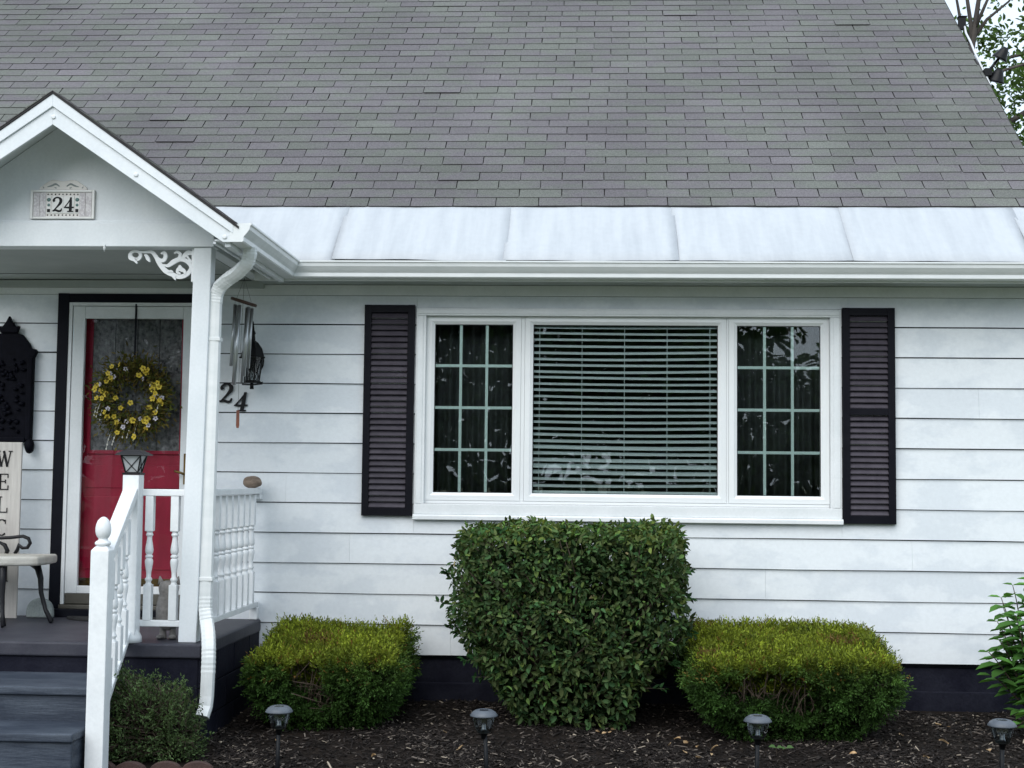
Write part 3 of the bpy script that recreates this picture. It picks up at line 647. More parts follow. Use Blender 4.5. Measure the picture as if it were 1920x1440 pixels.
spout([(-1.952, -1.55, 2.838), (-1.955, -1.545, 2.79), (-1.972, -1.53, 2.745), (-2.03, -1.49, 2.70), (-2.10, -1.45, 2.665), (-2.158, -1.42, 2.625), (-2.182, -1.407, 2.58), (-2.187, -1.405, 2.525)], 'downspout_elbow', True)
spout([(-2.20, -1.405, .81), (-2.199, -1.41, .74), (-2.185, -1.43, .67), (-2.160, -1.48, .60), (-2.145, -1.52, .53), (-2.140, -1.535, .46), (-2.140, -1.54, .38)], 'downspout_elbow', True)
spout([(-2.140, -1.54, .385), (-2.143, -1.54, .26), (-2.146, -1.55, .20), (-2.155, -1.585, .145)], 'downspout_end', False)
b = MB(); b.box(-2.2325, -2.1475, -1.4375, -1.3725, 2.30, 2.322).box(-2.2415, -2.1565, -1.4375, -1.3725, .90, .922); b.build('spout_strap', 'gutter_white', porch, bev=.002)
# scroll bracket cut from board, left of the post under the beam
K = 1/3110.
bx = lambda a, c: (-2.316-(1385-a)*K*1.0, 2.851-(c-120)*K)
b = MB(); yy = [-1.404]
def bs(pts, wd):
    b.stroke(pts, [w_ for w_ in wd], yy[0], yy[0]+.014, xf=bx); yy[0] -= .0005
bs([(300, 400), (250, 330), (180, 290), (170, 220), (230, 175), (330, 190), (360, 260), (310, 320), (270, 300)], [20, 70, 90, 60, 45, 50, 60, 70, 30])
bs([(300, 180), (430, 190), (560, 185), (640, 260), (720, 400), (830, 530), (960, 600), (1090, 645), (1200, 620), (1290, 540), (1315, 440)], [30, 40, 60, 70, 80, 90, 85, 80, 75, 70, 60])
bs([(540, 370), (500, 310), (470, 260), (430, 240)], [20, 70, 60, 20])
bs([(640, 250), (720, 330), (790, 340), (830, 270), (800, 200), (740, 220)], [30, 60, 70, 70, 60, 20])
bs([(790, 420), (880, 440), (980, 370), (1100, 320), (1220, 350), (1300, 430), (1320, 520)], [20, 60, 90, 80, 75, 70, 60])
bs([(1020, 350), (1090, 290), (1100, 220), (1040, 185), (990, 210)], [60, 60, 55, 45, 20])
bs([(1150, 310), (1200, 240), (1260, 200), (1340, 210)], [60, 80, 90, 60])
bs([(1200, 600), (1190, 540), (1120, 500), (1100, 430)], [30, 60, 90, 30])
bs([(1120, 590), (1060, 560), (1080, 500), (1140, 480)], [30, 50, 60, 30])
bs([(870, 560), (940, 540), (980, 560)], [20, 40, 20])
bs([(1000, 640), (1030, 710)], [70, 12])
bs([(1225, 250), (1320, 380)], [30, 36])
b.build('scroll_bracket', 'rail_paint', porch)
b = MB(); b.box(-2.334, -2.3115, -1.418, -1.385, 2.650, 2.8515); b.build('bracket_cleat', 'rail_paint', porch, bev=.003)
b = MB(); b.tube([(-2.84, -1.468, 2.862), (-2.84, -1.475, 2.857), (-2.84, -1.478, 2.837), (-2.84, -1.468, 2.822)], .004, 6); b.lathe([(.008, 0), (.008, .012)], (-2.84, -1.47, 2.834), 8); b.build('hook', 'rail_paint', porch)

# railings with turned balusters
BAL_H = .72
def bal_mesh(h=BAL_H, w_=.0235):
    b = MB(); q = .205
    b.box(-w_, w_, -w_, w_, 0, q).box(-w_, w_, -w_, w_, h-q, h)
    L = h-2*q
    prof = [(.017, 0), (.012, .012), (.0125, .018), (.017, .026), (.017, .034), (.011, .044), (.012, .07), (.018, .115), (.0195, .135), (.017, .148), (.012, .152), (.018, .158), (.018, .168), (.012, .174),
            (.0175, .182), (.0195, .20), (.017, .225), (.012, .262), (.0115, .278), (.017, .286), (.017, .294), (.0125, .300), (.017, L)]
    b.lathe([(r*1.24, z*L/.31 if z != L else L) for r, z in prof], (0, 0, q), 14)
    return b.mesh('baluster', 'rail_paint')
BALM = bal_mesh()
def railing(rails, spots):
    r = bpy.data.objects.new('railing', None); COL.objects.link(r); r.parent = porch; r.empty_display_size = .1; ORG[r.name] = ORG[porch.name]
    for nm, m_ in rails: m_.build(nm, 'rail_paint', r, bev=.005)
    for s in spots: inst('baluster', BALM, s, r, bev=.0025)
    return r
def bxm(*a): m_ = MB(); m_.box(*a); return m_
railing([('rail', bxm(-2.60, -2.3305, -1.43, -1.375, 1.388, 1.428)), ('rail', bxm(-2.60, -2.3425, -1.425, -1.38, .632, .668))], [(-2.542, -1.403, .668), (-2.392, -1.403, .668)])
railing([('rail', bxm(-2.262, -2.198, -1.349, -.03, 1.392, 1.432)), ('rail', bxm(-2.255, -2.205, -1.349, -.03, .632, .668)), ('rail_block', bxm(-2.262, -2.196, -.095, -.019, 1.355, 1.3915)), ('rail_block', bxm(-2.258, -2.202, -.085, -.019, .548, .631))], [(-2.23, -1.245+i*.152, .668) for i in range(8)])
plan = lambda y: -2.63+.100*(-1.51-y)/.69
def slope_rail(z0, h, w_): m_ = MB(); m_.px([(-2.20, z0), (-1.51, z0+.327), (-1.51, z0+.327+h), (-2.20, z0+h)], -w_, w_); m_.v = [(x+plan(y), y, z) for x, y, z in m_.v]; return m_
railing([('rail', slope_rail(1.045, .063, .042)), ('rail', slope_rail(.245, .04, .026))], [(plan(y), y, .60+(y+1.51)*.474-.01) for y in (-1.62, -1.77, -1.92, -2.07)])
b = MB(); b.box(-2.678, -2.582, -1.508, -1.412, PZ+.001, 1.510); nw = b.build('newel_post', 'rail_paint', porch, bev=.004)
b = MB(); b.lathe([(.075, 0), (.072, .03), (.05, .075), (.05, .08)], (-2.63, -1.46, PZ+.001), 16); b.build('post_skirt', 'rail_paint', nw)
nx_, ny_ = -2.528, -2.25
b = MB(); b.box(nx_-.048, nx_+.048, ny_-.048, ny_+.048, -.35, 1.112); b.add([(nx_+i*.048, ny_+j*.048, 1.112) for i, j in ((-1, -1), (1, -1), (1, 1), (-1, 1))]+[(nx_+i*.03, ny_+j*.03, 1.134) for i, j in ((-1, -1), (1, -1), (1, 1), (-1, 1))], [(0, 1, 5, 4), (1, 2, 6, 5), (2, 3, 7, 6), (3, 0, 4, 7), (4, 5, 6, 7)])
nw = b.build('newel_post', 'rail_paint', porch, bev=.004)
b = MB(); b.lathe([(.030, 0), (.040, .008), (.042, .016), (.036, .026), (.024, .032), (.024, .042), (.030, .047), (.037, .060), (.0405, .078), (.0405, .095), (.037, .115), (.029, .135), (.016, .149), (.005, .154)], (nx_, ny_, 1.1335), 20); b.build('finial', 'rail_paint', nw)

# ------------------------------------------------------------------ digits and letters
def digit2(b, f, y0, y1, k=1.0):
    b.stroke([(.16, .70), (.10, .80), (.22, .95), (.42, .97), (.58, .84), (.56, .62), (.36, .36), (.14, .12), (.08, .05)], [q*k for q in (.17, .15, .10, .10, .20, .19, .10, .07, .06)], y0, y1, xf=f)
    b.stroke([(.04, .06), (.25, .11), (.45, .05), (.60, .08), (.66, .24)], [q*k for q in (.10, .13, .14, .12, .04)], y0-.0006, y1, xf=f)
def digit4(b, f, y0, y1, k=1.0):
    b.stroke([(.50, .98), (.30, .62), (.06, .30)], [q*k for q in (.06, .07, .07)], y0, y1, xf=f)
    b.stroke([(.48, .99), (.47, .5), (.46, .05)], [q*k for q in (.12, .19, .19)], y0-.0006, y1, smoothpts=False, xf=f)
    b.stroke([(.02, .30), (.34, .29), (.70, .31)], [q*k for q in (.07, .12, .08)], y0-.0012, y1, xf=f)
    b.stroke([(.26, .03), (.66, .03)], .07*k, y0-.0018, y1, smoothpts=False, xf=f)
def place(x, z, h, slant=0, rot=0):
    c, s = math.cos(rot), math.sin(rot)
    def f(a, d):
        a2 = (a+slant*d)*h; d2 = d*h; return (x+a2*c-d2*s, z+a2*s+d2*c)
    return f
b = MB(); digit2(b, place(-2.515, 2.012, .132, .06), -.030, -.016); tag(b.build('house_number', 'number_black', org=(-2.47, -.02, 2.01)), 'black metal numeral two, rounded and upright, beside the downspout', 'numeral', 'black house numerals beside the door')
b = MB(); digit4(b, place(-2.415, 1.955, .132, .16), -.030, -.016); tag(b.build('house_number', 'number_black', org=(-2.35, -.02, 1.95)), 'black metal numeral four, slanted, just under the wind chime tubes', 'numeral', 'black house numerals beside the door')

# ceramic number plaque on the gable
px, pz = -3.108, 3.105
t = thing('number_plaque', (px, -1.44, pz-.09), 'ceramic plaque reading 24 with scrolled top on the porch gable', 'plaque')
Y = -1.436
b = MB(); b.box(px-.193, px+.193, Y-.012, Y, pz-.087, pz+.087); b.build('backing', 'ceramic', t, bev=.003)
b = MB(); b.box(px-.193, px-.178, Y-.022, Y-.0121, pz-.087, pz+.087).box(px+.178, px+.193, Y-.022, Y-.0121, pz-.087, pz+.087).box(px-.178, px+.178, Y-.0215, Y-.0121, pz+.073, pz+.087).box(px-.178, px+.178, Y-.0215, Y-.0121, pz-.087, pz-.073); b.build('rim', 'ceramic_white', t, bev=.003)
for cx in (-.157, -.119, .119, .157):
    b = MB(); b.box(px+cx-.018, px+cx+.018, Y-.016, Y-.0121, pz-.072, pz+.072); b.build('tile', 'ceramic_tile', t, bev=.002)
for cx, w_ in ((-.030, .033), (.037, .033)):
    b = MB(); b.box(px+cx-w_, px+cx+w_, Y-.016, Y-.0121, pz-.054, pz+.050); b.build('tile', 'ceramic_white', t, bev=.002)
b = MB(); digit2(b, place(px-.062, pz-.045, .088, .0, 0), Y-.018, Y-.0161, 1.0); b.build('digit', 'number_black', t)
b = MB(); digit4(b, place(px+.008, pz-.045, .088, .0, 0), Y-.018, Y-.0161, 1.0); b.build('digit', 'number_black', t)
for cx in (-.083, .088):
    b = MB(); b.box(px+cx-.013, px+cx+.013, Y-.0158, Y-.0121, pz-.054, pz+.050); b.build('tile', 'ceramic_white', t, bev=.002)
    for dz, r, m_ in ((.028, .012, 'ceramic_green'), (-.004, .009, 'ceramic_green')):
        b = MB(); b.lathe([(r, 0), (r*.8, .003), (r*.3, .004)], (0, 0, 0), 10); b.v = [(px+cx+x, Y-.0158-z, pz+dz+y) for x, y, z in b.v]; b.build('flower_motif', m_, t)
    b = MB(); b.box(px+cx-.009, px+cx+.009, Y-.0175, Y-.0159, pz-.047, pz-.028); b.build('pot_motif', 'number_black', t)
b = MB()
for i in range(9):
    for dz in (.061, -.0635):
        b.lathe([(.005, 0), (.003, .003)], (0, 0, 0), 6); n = len(b.v)-12
        b.v[n:] = [(px-.09+i*.0225+x, Y-.0122-z, pz+dz+y) for x, y, z in b.v[n:]]
b.build('bead_row', 'number_black', t)['kind'] = 'stuff'
b = MB(); top = [(px+.145*math.cos(a), pz+.0875+.060*math.sin(a)*(1+.12*math.cos(6*a))) for a in np.linspace(0, math.pi, 25)]
b.py(top, Y-.014, Y-.002); b.build('crest', 'ceramic', t, bev=.003)
b = MB()
for s in (1, -1): b.stroke([(px+s*.022, pz+.108), (px+s*.045, pz+.122), (px+s*.07, pz+.112), (px+s*.095, pz+.105)], [.006, .011, .010, .004], Y-.0155, Y-.0141); b.stroke([(px+s*.04, pz+.097), (px+s*.052, pz+.102)], [.007, .003], Y-.0155, Y-.0141); b.stroke([(px+s*.115, pz+.097), (px+s*.122, pz+.107)], [.006, .003], Y-.0155, Y-.0141)
b.build('crest_opening', 'grey_stone', t)['kind'] = 'stuff'

# WELCOME board
LET = {'W': [([(.0, 1), (.26, .02)], .15), ([(.26, .02), (.44, .95)], .06), ([(.40, 1), (.66, .02)], .15), ([(.66, .02), (.86, 1)], .06), ([(-.1, .98), (.16, .98)], .06), ([(.72, .98), (.98, .98)], .06)],
       'E': [([(.2, 0), (.2, 1)], .16), ([(.04, .97), (.74, .97)], .06), ([(.2, .52), (.58, .52)], .06), ([(.04, .03), (.76, .03)], .06), ([(.73, 1), (.73, .74)], .05), ([(.75, 0), (.75, .27)], .05), ([(.57, .64), (.57, .40)], .05)],
       'L': [([(.2, 0), (.2, 1)], .16), ([(.04, .97), (.38, .97)], .06), ([(.04, .03), (.74, .03)], .06), ([(.73, 0), (.73, .3)], .05)],
       'M': [([(.12, 0), (.12, 1)], .06), ([(.12, 1), (.46, .08)], .15), ([(.46, .08), (.78, 1)], .06), ([(.8, 0), (.8, 1)], .16), ([(.0, .03), (.26, .03)], .06), ([(.66, .03), (.96, .03)], .06)]}
def letter(ch, x, z, h, y, parent):
    b = MB(); f = lambda a, d: (x+(a-.42)*h*.95, z+d*h)
    if ch in 'CO':
        a0, a1 = (55, 310) if ch == 'C' else (0, 360); an = np.radians(np.linspace(a0, a1, 25))
        b.stroke([(.42+.36*math.cos(a), .5+.48*math.sin(a)) for a in an], [.055+.10*abs(math.cos(a)) for a in an], y-.003, y, smoothpts=False, xf=f)
        if ch == 'C': b.stroke([(.66, .98), (.66, .72)], .05, y-.0036, y, xf=f)
    else:
        for i, (p, w_) in enumerate(LET[ch]): b.stroke(p, w_, y-.003-.0004*i, y, smoothpts=False, xf=f)
    return b.build('letter', 'number_black', parent)
sgx = -3.905
t = thing('welcome_sign', (sgx, -.22, PZ), 'tall pale wooden WELCOME board with black letters left of the door', 'sign')
b = MB(); b.box(sgx-.115, sgx+.115, -.245, -.225, PZ+.001, 1.722); b.build('board', 'sign_wood', t, bev=.004)
for i, ch in enumerate('WELCOME'): letter(ch, sgx-.005, 1.555-i*.153, .108, -.2455, t)

# black cast wall panel with crown
t = thing('wall_panel', (-3.90, -.02, 1.69), 'ornate black cast wall panel with pointed crown left of the door', 'wall decor')
cx = -3.985; half = [(0, 2.50), (.09, 2.47), (.14, 2.41), (.158, 2.375), (.188, 2.37), (.197, 2.345), (.178, 2.31), (.178, 1.74), (.0, 1.70)]
poly = [(cx+x, z) for x, z in half]+[(cx-x, z) for x, z in reversed(half[1:-1])]
b = MB(); b.py(poly, -.055, -.018); b.build('backboard', 'panel_black', t, bev=.006)
b = MB()
for s in (1, -1): b.box(cx+s*.160-.018, cx+s*.160+.018, -.075, -.0551, 1.74, 2.31)
b.box(cx-.14, cx+.14, -.073, -.0551, 1.725, 1.76); b.build('border', 'panel_black', t, bev=.006)
b = MB(); b.py([(cx-.06, 2.48), (cx-.075, 2.53), (cx-.045, 2.525), (cx-.02, 2.56), (cx, 2.60), (cx+.02, 2.56), (cx+.045, 2.525), (cx+.075, 2.53), (cx+.06, 2.48)], -.07, -.03); b.build('crown', 'panel_black', t, bev=.008)
for s in (1, -1):
    b = MB(); b.ball((cx+s*.172, -.06, 1.70), (.035, .035, .05), 12, lump=.12); b.build('scroll_foot', 'panel_black', t)
rr = random.Random(5); b = MB()
for i in range(70):
    x = cx+rr.uniform(-.11, .11); z = rr.uniform(1.80, 2.30); b.ball((x, -.06, z), (rr.uniform(.010, .024), .016, rr.uniform(.008, .018)), 7, lump=.2, seed=i)
b.build('relief', 'panel_black', t)

# bench with iron scroll arm, its cushion
t = thing('bench', (-4.0, -.55, PZ), 'black iron bench with thick whitewashed seat beside the WELCOME board', 'bench')
rr = random.Random(3); n = 26; lo, hi = [], []
for i in range(n+1): u = i/n; x = -4.95+1.47*u; lo.append((x, -.80+.10*max(0, (u-.72)/.28)**1.4+.012*math.sin(9*x)+rr.uniform(-.006, .006))); hi.append((x, -.36+.01*math.sin(7*x)+rr.uniform(-.005, .005)))
edge = lo+[(-3.468, -.62), (-3.46, -.50), (-3.475, -.42)]+hi[::-1]
b = MB(); b.pz(edge, .925, .985); seat = b.build('seat', 'bench_seat', t, bev=.018, seg=3)
for (x, y, kx, ky) in ((-3.62, -.43, .13, -.06), (-3.70, -.72, .05, -.1), (-4.75, -.43, -.1, .06), (-4.75, -.72, -.1, -.1)):
    b = MB(); b.tube([(x, y, .925), (x+kx*.35, y+ky*.3, .90), (x+kx*.55, y+ky*.5, .83), (x+kx*.6, y+ky*.55, .74), (x+kx*.9, y+ky*.8, .63), (x+kx*1.25, y+ky, .555), (x+kx*1.3, y+ky, .552)], [.022, .024, .020, .016, .014, .018, .014], 8); b.build('leg', 'black_iron', t)
b = MB(); b.tube([(-3.93, -.40, 1.10), (-3.86, -.40, 1.085), (-3.78, -.40, 1.09), (-3.70, -.40, 1.10), (-3.662, -.40, 1.085), (-3.65, -.40, 1.055), (-3.668, -.40, 1.025), (-3.70, -.40, 1.022), (-3.725, -.40, 1.04), (-3.735, -.40, 1.01), (-3.75, -.40, .985)], [.010, .011, .012, .012, .012, .012, .012, .011, .016, .012, .012], 8)
b.tube([(-3.86, -.40, 1.06), (-3.82, -.40, 1.04), (-3.80, -.40, 1.0), (-3.805, -.40, .985)], [.008, .014, .014, .010], 8); b.build('scroll_arm', 'black_iron', t)
b = MB()
for x in np.linspace(-4.85, -3.95, 9): b.tube([(x, -.38, .985), (x, -.36, 1.25)], .008, 6)
b.tube([(-4.9, -.36, 1.25), (-4.4, -.36, 1.30), (-3.95, -.37, 1.22), (-3.93, -.39, 1.10)], .014, 8); b.build('backrest', 'black_iron', t)
b = MB(); b.ball((-4.085, -.56, 1.085), (.16, .07, .11), 16, lump=.06, seed=2); o = b.build('cushion', 'cushion', org=(-4.085, -.56, .985)); tag(o, 'white and yellow cushion on the bench at the left edge', 'cushion')
b = MB(); prof = [(math.cos(a)*.092*(1.0 if math.cos(a) > 0 else 1), .12*max(0, math.sin(a))**.6) for a in np.linspace(0, math.pi, 21)]
b.py([(-3.655+x, PZ+.001+z*1.1) for x, z in prof], -.20, -.15); o = b.build('garden_stone', 'grey_stone', org=(-3.655, -.17, PZ), bev=.015, seg=3); tag(o, 'flat grey-green stone leaning on the wall under the bench', 'stone')
b = MB(); b.pz([(-3.12+.36*math.cos(a), -.12-.26*math.sin(a)) for a in np.linspace(0, math.pi, 25)], PZ+.001, PZ+.012); tag(b.build('door_mat', 'door_mat', org=(-3.12, -.25, PZ)), 'dark half-round mat in front of the door', 'mat')

# wreath on the storm door
wc = Vector((-3.095, -.075, 2.035)); rr = random.Random(9)
t = thing('wreath', wc, 'twig wreath with yellow flowers hanging on the storm door', 'wreath')
b = MB()
for i in range(90):
    r = rr.uniform(.13, .24); a0 = rr.uniform(0, 6.28); sp = rr.uniform(.8, 2.2); dy = rr.uniform(-.03, .03)
    b.tube([(wc.x+(r+.012*math.sin(5*k+i))*math.cos(a0+sp*k/7), wc.y+dy+.008*math.sin(3*k+i), wc.z+(r+.012*math.sin(5*k+i))*math.sin(a0+sp*k/7)*1.06) for k in range(8)], .0035, 4)
b.build('twig_ring', 'twig', t)
N = 2500; A = RNG.uniform(0, 6.283, N); RR = .19+RNG.normal(0, .05, N); pos = np.stack([wc.x+RR*np.cos(A), wc.y-.01+RNG.uniform(-.045, .02, N), wc.z+RR*np.sin(A)*1.06], 1)
ax = np.stack([np.cos(A), RNG.uniform(-.8, .1, N), np.sin(A)], 1)+RNG.normal(0, .7, (N, 3)); c = np.array([[.080, .088, .020]])*RNG.uniform(.5, 1.8, (N, 1))*np.stack([RNG.uniform(.8, 1.6, N), np.ones(N), np.ones(N)], 1)
v, f, cc = leaf_arrays(pos, ax, np.stack([RNG.normal(0, .6, N), -np.ones(N), RNG.normal(0, .6, N)], 1), RNG.uniform(.022, .045, N), RNG.uniform(.008, .015, N), col=c)
raw('leaves', v, f, 'leaf_broad', col=cc, parent=t)['kind'] = 'stuff'
fm = MB()
for k in range(5):
    a = 2*math.pi*k/5; ca, sa = math.cos(a), math.sin(a); p = [(.004, 0), (.014, .011), (.024, .010), (.028, 0), (.024, -.010), (.014, -.011)]
    fm.add([(x*ca-y*sa, -.004-.35*x+(.003 if abs(y) > .005 else 0), x*sa+y*ca) for x, y in p], [(0, 1, 2, 3), (0, 3, 4, 5)], 0)
fm.ball((0, -.008, 0), (.006, .006, .006), 8, 1); FM = fm.mesh('flower', ['petal_yellow', 'petal_core'], recalc=False); fm.m[-1] = 1
wm = MB()
for k in range(5):
    a = 2*math.pi*k/5; ca, sa = math.cos(a), math.sin(a); p = [(.003, 0), (.009, .007), (.016, .005), (.018, 0), (.016, -.005), (.009, -.007)]
    wm.add([(x*ca-y*sa, -.003-.3*x, x*sa+y*ca) for x, y in p], [(0, 1, 2, 3), (0, 3, 4, 5)], 0)
WM = wm.mesh('flower', 'petal_white', recalc=False)
FL = [(-.135, .21), (-.08, .225), (-.14, .135), (-.155, .165), (.085, .20), (.115, .185), (.055, .15), (-.245, .055), (-.205, .05), (-.24, .085), (-.105, 0), (.155, -.005), (-.065, -.07), (.0, -.035), (.13, -.065), (.12, -.14), (.11, -.205), (-.085, -.24), (.01, -.15), (-.09, -.17), (-.16, -.13), (.15, .06), (.17, .03), (.185, .1), (.02, -.155)]
FL += [(rr.gauss(0, .03)+.19*math.cos(a), rr.gauss(0, .03)+.2*math.sin(a)) for a in [rr.uniform(0, 6.28) for _ in range(18)]]
for x, z in FL: inst('flower', FM, (wc.x+x, wc.y-.055+rr.uniform(-.012, .012), wc.z+z), t, rot=(rr.uniform(-.5, .5), rr.uniform(0, 6), rr.uniform(-.5, .5)), scale=[rr.uniform(.6, .9)]*3)
for i in range(16): a = rr.uniform(0, 6.28); r = rr.uniform(.15, .23); inst('flower', WM, (wc.x+r*math.cos(a), wc.y-.05, wc.z+r*math.sin(a)), t, rot=(rr.uniform(-.6, .6), rr.uniform(0, 6), rr.uniform(-.6, .6)))
b = MB()
for i, (x, z, l) in enumerate(((-.215, -.04, .09), (-.19, -.05, .1), (-.23, -.03, .09), (.045, -.17, .12), (-.03, -.17, .1), (-.1, -.25, .07), (-.14, -.25, .1), (.2, -.02, .07), (.0, -.2, .07))):
    b.tube([(wc.x+x, wc.y-.04, wc.z+z), (wc.x+x-.012, wc.y-.05, wc.z+z-l*.5), (wc.x+x-.02, wc.y-.05, wc.z+z-l)], .0015, 4)
    for k in (.35, .7, 1): b.ball((wc.x+x-.02*k, wc.y-.05, wc.z+z-l*k), (.005, .005, .008), 6)
b.build('bead_sprig', 'bead', t)['kind'] = 'stuff'
b = MB(); b.box(-3.113, -3.101, -.031, -.0245, 2.22, 2.69).box(-3.113, -3.101, -.030, -.0, 2.6735, 2.676); b.build('hanger_strap', 'black_paint', t)

# wind chime
cc_ = Vector((-2.275, -.36, 2.665))
t = thing('wind_chime', cc_, 'wind chime with silver tubes under a dark wooden disc', 'wind chime')
b = MB(); b.lathe([(.03, .011), (.085, .010), (.09, .002), (.088, -.010), (.04, -.012)], (0, 0, 0), 24); q = Matrix.Rotation(.30, 3, 'Y') @ Matrix.Rotation(.05, 3, 'X')
b.v = [tuple(q @ Vector(v_)+cc_) for v_ in b.v]; b.build('top_disc', 'dark_wood', t)
rr = random.Random(4)
for k, (a, l) in enumerate(((200, .41), (255, .53), (318, .46), (25, .40), (80, .50), (140, .52))):
    x = cc_.x+.056*math.cos(R_(a)); y = cc_.y+.056*math.sin(R_(a)); z = cc_.z-.03-.2*(x-cc_.x); lean = -.022*l/.5
    b = MB(); b.tube([(x, y, z), (x+lean, y, z-l)], .0115, 10); b.tube([(x+.002, y, z+.035), (x, y, z)], .001, 4); b.build('chime_tube', 'aluminium', t)
b = MB(); b.tube([(cc_.x, cc_.y, cc_.z+.16), (cc_.x-.02, cc_.y, cc_.z-.5), (cc_.x-.022, cc_.y, cc_.z-.74)], .0012, 4).tube([(cc_.x, cc_.y, cc_.z+.16), (cc_.x-.05, cc_.y, cc_.z+.02)], .001, 4).tube([(cc_.x, cc_.y, cc_.z+.16), (cc_.x+.05, cc_.y, cc_.z)], .001, 4); b.build('string', 'string', t)
b = MB(); x, z = cc_.x-.022, cc_.z-.72
b.py([(x-.010, z), (x+.010, z), (x+.011, z-.10), (x+.007, z-.118), (x-.007, z-.118), (x-.011, z-.10)], cc_.y-.004, cc_.y+.004); b.build('wind_sail', 'red_wood', t, bev=.002)

# wall lantern beside the door
lx, ly = -2.262, -.135
t = thing('wall_lantern', (lx, -.02, 2.12), 'black carriage lantern on the white wall behind the wind chime', 'lantern')
b = MB(); b.lathe([(.055, 0), (.055, .012), (.03, .02)], (0, 0, 0), 16); b.v = [(lx+x, -.016-z, 2.30+y*1.5) for x, y, z in b.v]; b.tube([(lx, -.03, 2.31), (lx, -.08, 2.34), (lx, ly+.02, 2.33)], .010, 8); b.build('bracket', 'lantern_dark', t)
b = MB(); b.lathe([(.082, 2.315), (.080, 2.325), (.066, 2.375), (.038, 2.415), (.018, 2.43), (.014, 2.47), (.020, 2.48), (.010, 2.50), (.003, 2.56)], (lx, ly, 0), 6, smooth=False); b.build('hood', 'lantern_dark', t)
b = MB(); tp = [(lx+.068*math.cos(a), ly+.068*math.sin(a), 2.315) for a in np.arange(6)*math.pi/3]; bt = [(lx+.050*math.cos(a), ly+.050*math.sin(a), 2.155) for a in np.arange(6)*math.pi/3]
for k in range(6):
    b.tube([tp[k], bt[k]], .005, 4).tube([tp[k], bt[(k+1) % 6]], .0028, 4).tube([tp[(k+1) % 6], bt[k]], .0028, 4).tube([bt[k], bt[(k+1) % 6]], .005, 4)
b.tube([(lx-.09, ly, 2.315), (lx+.085, ly, 2.315)], .006, 6); b.lathe([(.058, 2.14), (.06, 2.155), (.03, 2.157)], (lx, ly, 0), 6, smooth=False)
b.tube([(lx-.06, ly-.02, 2.13), (lx+.02, ly-.06, 2.125), (lx+.075, ly-.02, 2.135), (lx+.07, ly+.02, 2.148), (lx+.03, ly+.01, 2.14)], .005, 6).lathe([(.014, 2.10), (.012, 2.14)], (lx, ly, 0), 8); b.build('cage', 'lantern_dark', t)
b = MB(); b.add([tuple(Vector(p)*.97+Vector((lx, ly, p[2]))*.03) for p in tp+bt], [(k, (k+1) % 6, 6+(k+1) % 6, 6+k) for k in range(6)]); b.build('glass', 'lamp_glass', t)

# solar lantern on the upper newel
lx, ly, lz = -2.63, -1.46, 1.5105
t = thing('post_lantern', (lx, ly, lz), 'black lantern with crossed bars on the white newel post', 'lantern')
b = MB(); b.box(lx-.052, lx+.052, ly-.052, ly+.052, lz, lz+.012); b.build('base', 'lantern_dark', t, bev=.003)
B4 = [(lx+sx*.036, ly+sy*.036, lz+.0125) for sx, sy in ((-1, -1), (1, -1), (1, 1), (-1, 1))]; T4 = [(lx+sx*.058, ly+sy*.058, lz+.112) for sx, sy in ((-1, -1), (1, -1), (1, 1), (-1, 1))]
b = MB()
for k in range(4):
    j = (k+1) % 4; b.tube([B4[k], T4[k]], .005, 4).tube([T4[k], T4[j]], .005, 4).tube([B4[k], B4[j]], .005, 4).tube([B4[k], T4[j]], .003, 4).tube([B4[j], T4[k]], .003, 4)
b.build('cage', 'lantern_dark', t)
b = MB(); b.add([tuple(Vector(p)*.94+Vector((lx, ly, p[2]))*.06) for p in B4+T4], [(k, (k+1) % 4, 4+(k+1) % 4, 4+k) for k in range(4)]); b.build('glass', 'frost', t)
b = MB(); b.add([(lx+sx*s, ly+sy*s, lz+z) for s, z in ((.086, .113), (.086, .118), (.045, .142), (.03, .145)) for sx, sy in ((-1, -1), (1, -1), (1, 1), (-1, 1))],
               [(i*4+k, i*4+(k+1) % 4, i*4+4+(k+1) % 4, i*4+4+k) for i in range(3) for k in range(4)]+[(0, 3, 2, 1), (12, 13, 14, 15)]); b.build('hood', 'hood_dark', t)

# small stone on the side rail, cat figurine on the porch
b = MB(); b.ball((-2.235, -.16, 1.472), (.064, .05, .043), 18, lump=.09, seed=8); tag(b.build('rock', 'brown_stone', org=(-2.235, -.16, 1.432)), 'brown rounded rock on the end of the porch side rail', 'rock')
cx, cy = -2.462, -1.26
t = thing('cat_figurine', (cx, cy, PZ), 'mottled grey cat figurine standing behind the porch balusters', 'figurine')
b = MB(); b.lathe([(.018, .05), (.045, .07), (.060, .12), (.062, .18), (.053, .235), (.046, .262), (.050, .285), (.052, .305), (.042, .330), (.018, .342)], (cx, cy, PZ), 16, sx=1.2, sy=.9); b.build('body', 'cat_stone', t)
for s in (1, -1):
    b = MB(); b.lathe([(.020, 0), (.012, .025), (.003, .05)], (cx+s*.044, cy, PZ+.318), 8, sx=1.2, sy=.5); b.v = [(x+s*.012*(z-PZ-.318)/.05, y, z) for x, y, z in b.v]; b.build('ear', 'cat_stone', t)
    b = MB(); b.lathe([(.022, .0), (.024, .015), (.019, .04), (.022, .10)], (cx+s*.03, cy, PZ+.001), 10); b.ball((cx+s*.036, cy-.035, PZ+.014), (.022, .035, .013), 10); b.build('foot', 'cat_stone', t)
b = MB(); b.tube([(cx+.02, cy+.045, PZ+.09), (cx+.07, cy+.06, PZ+.06), (cx+.08, cy+.02, PZ+.03)], [.014, .013, .009], 8); b.build('tail', 'cat_stone', t)

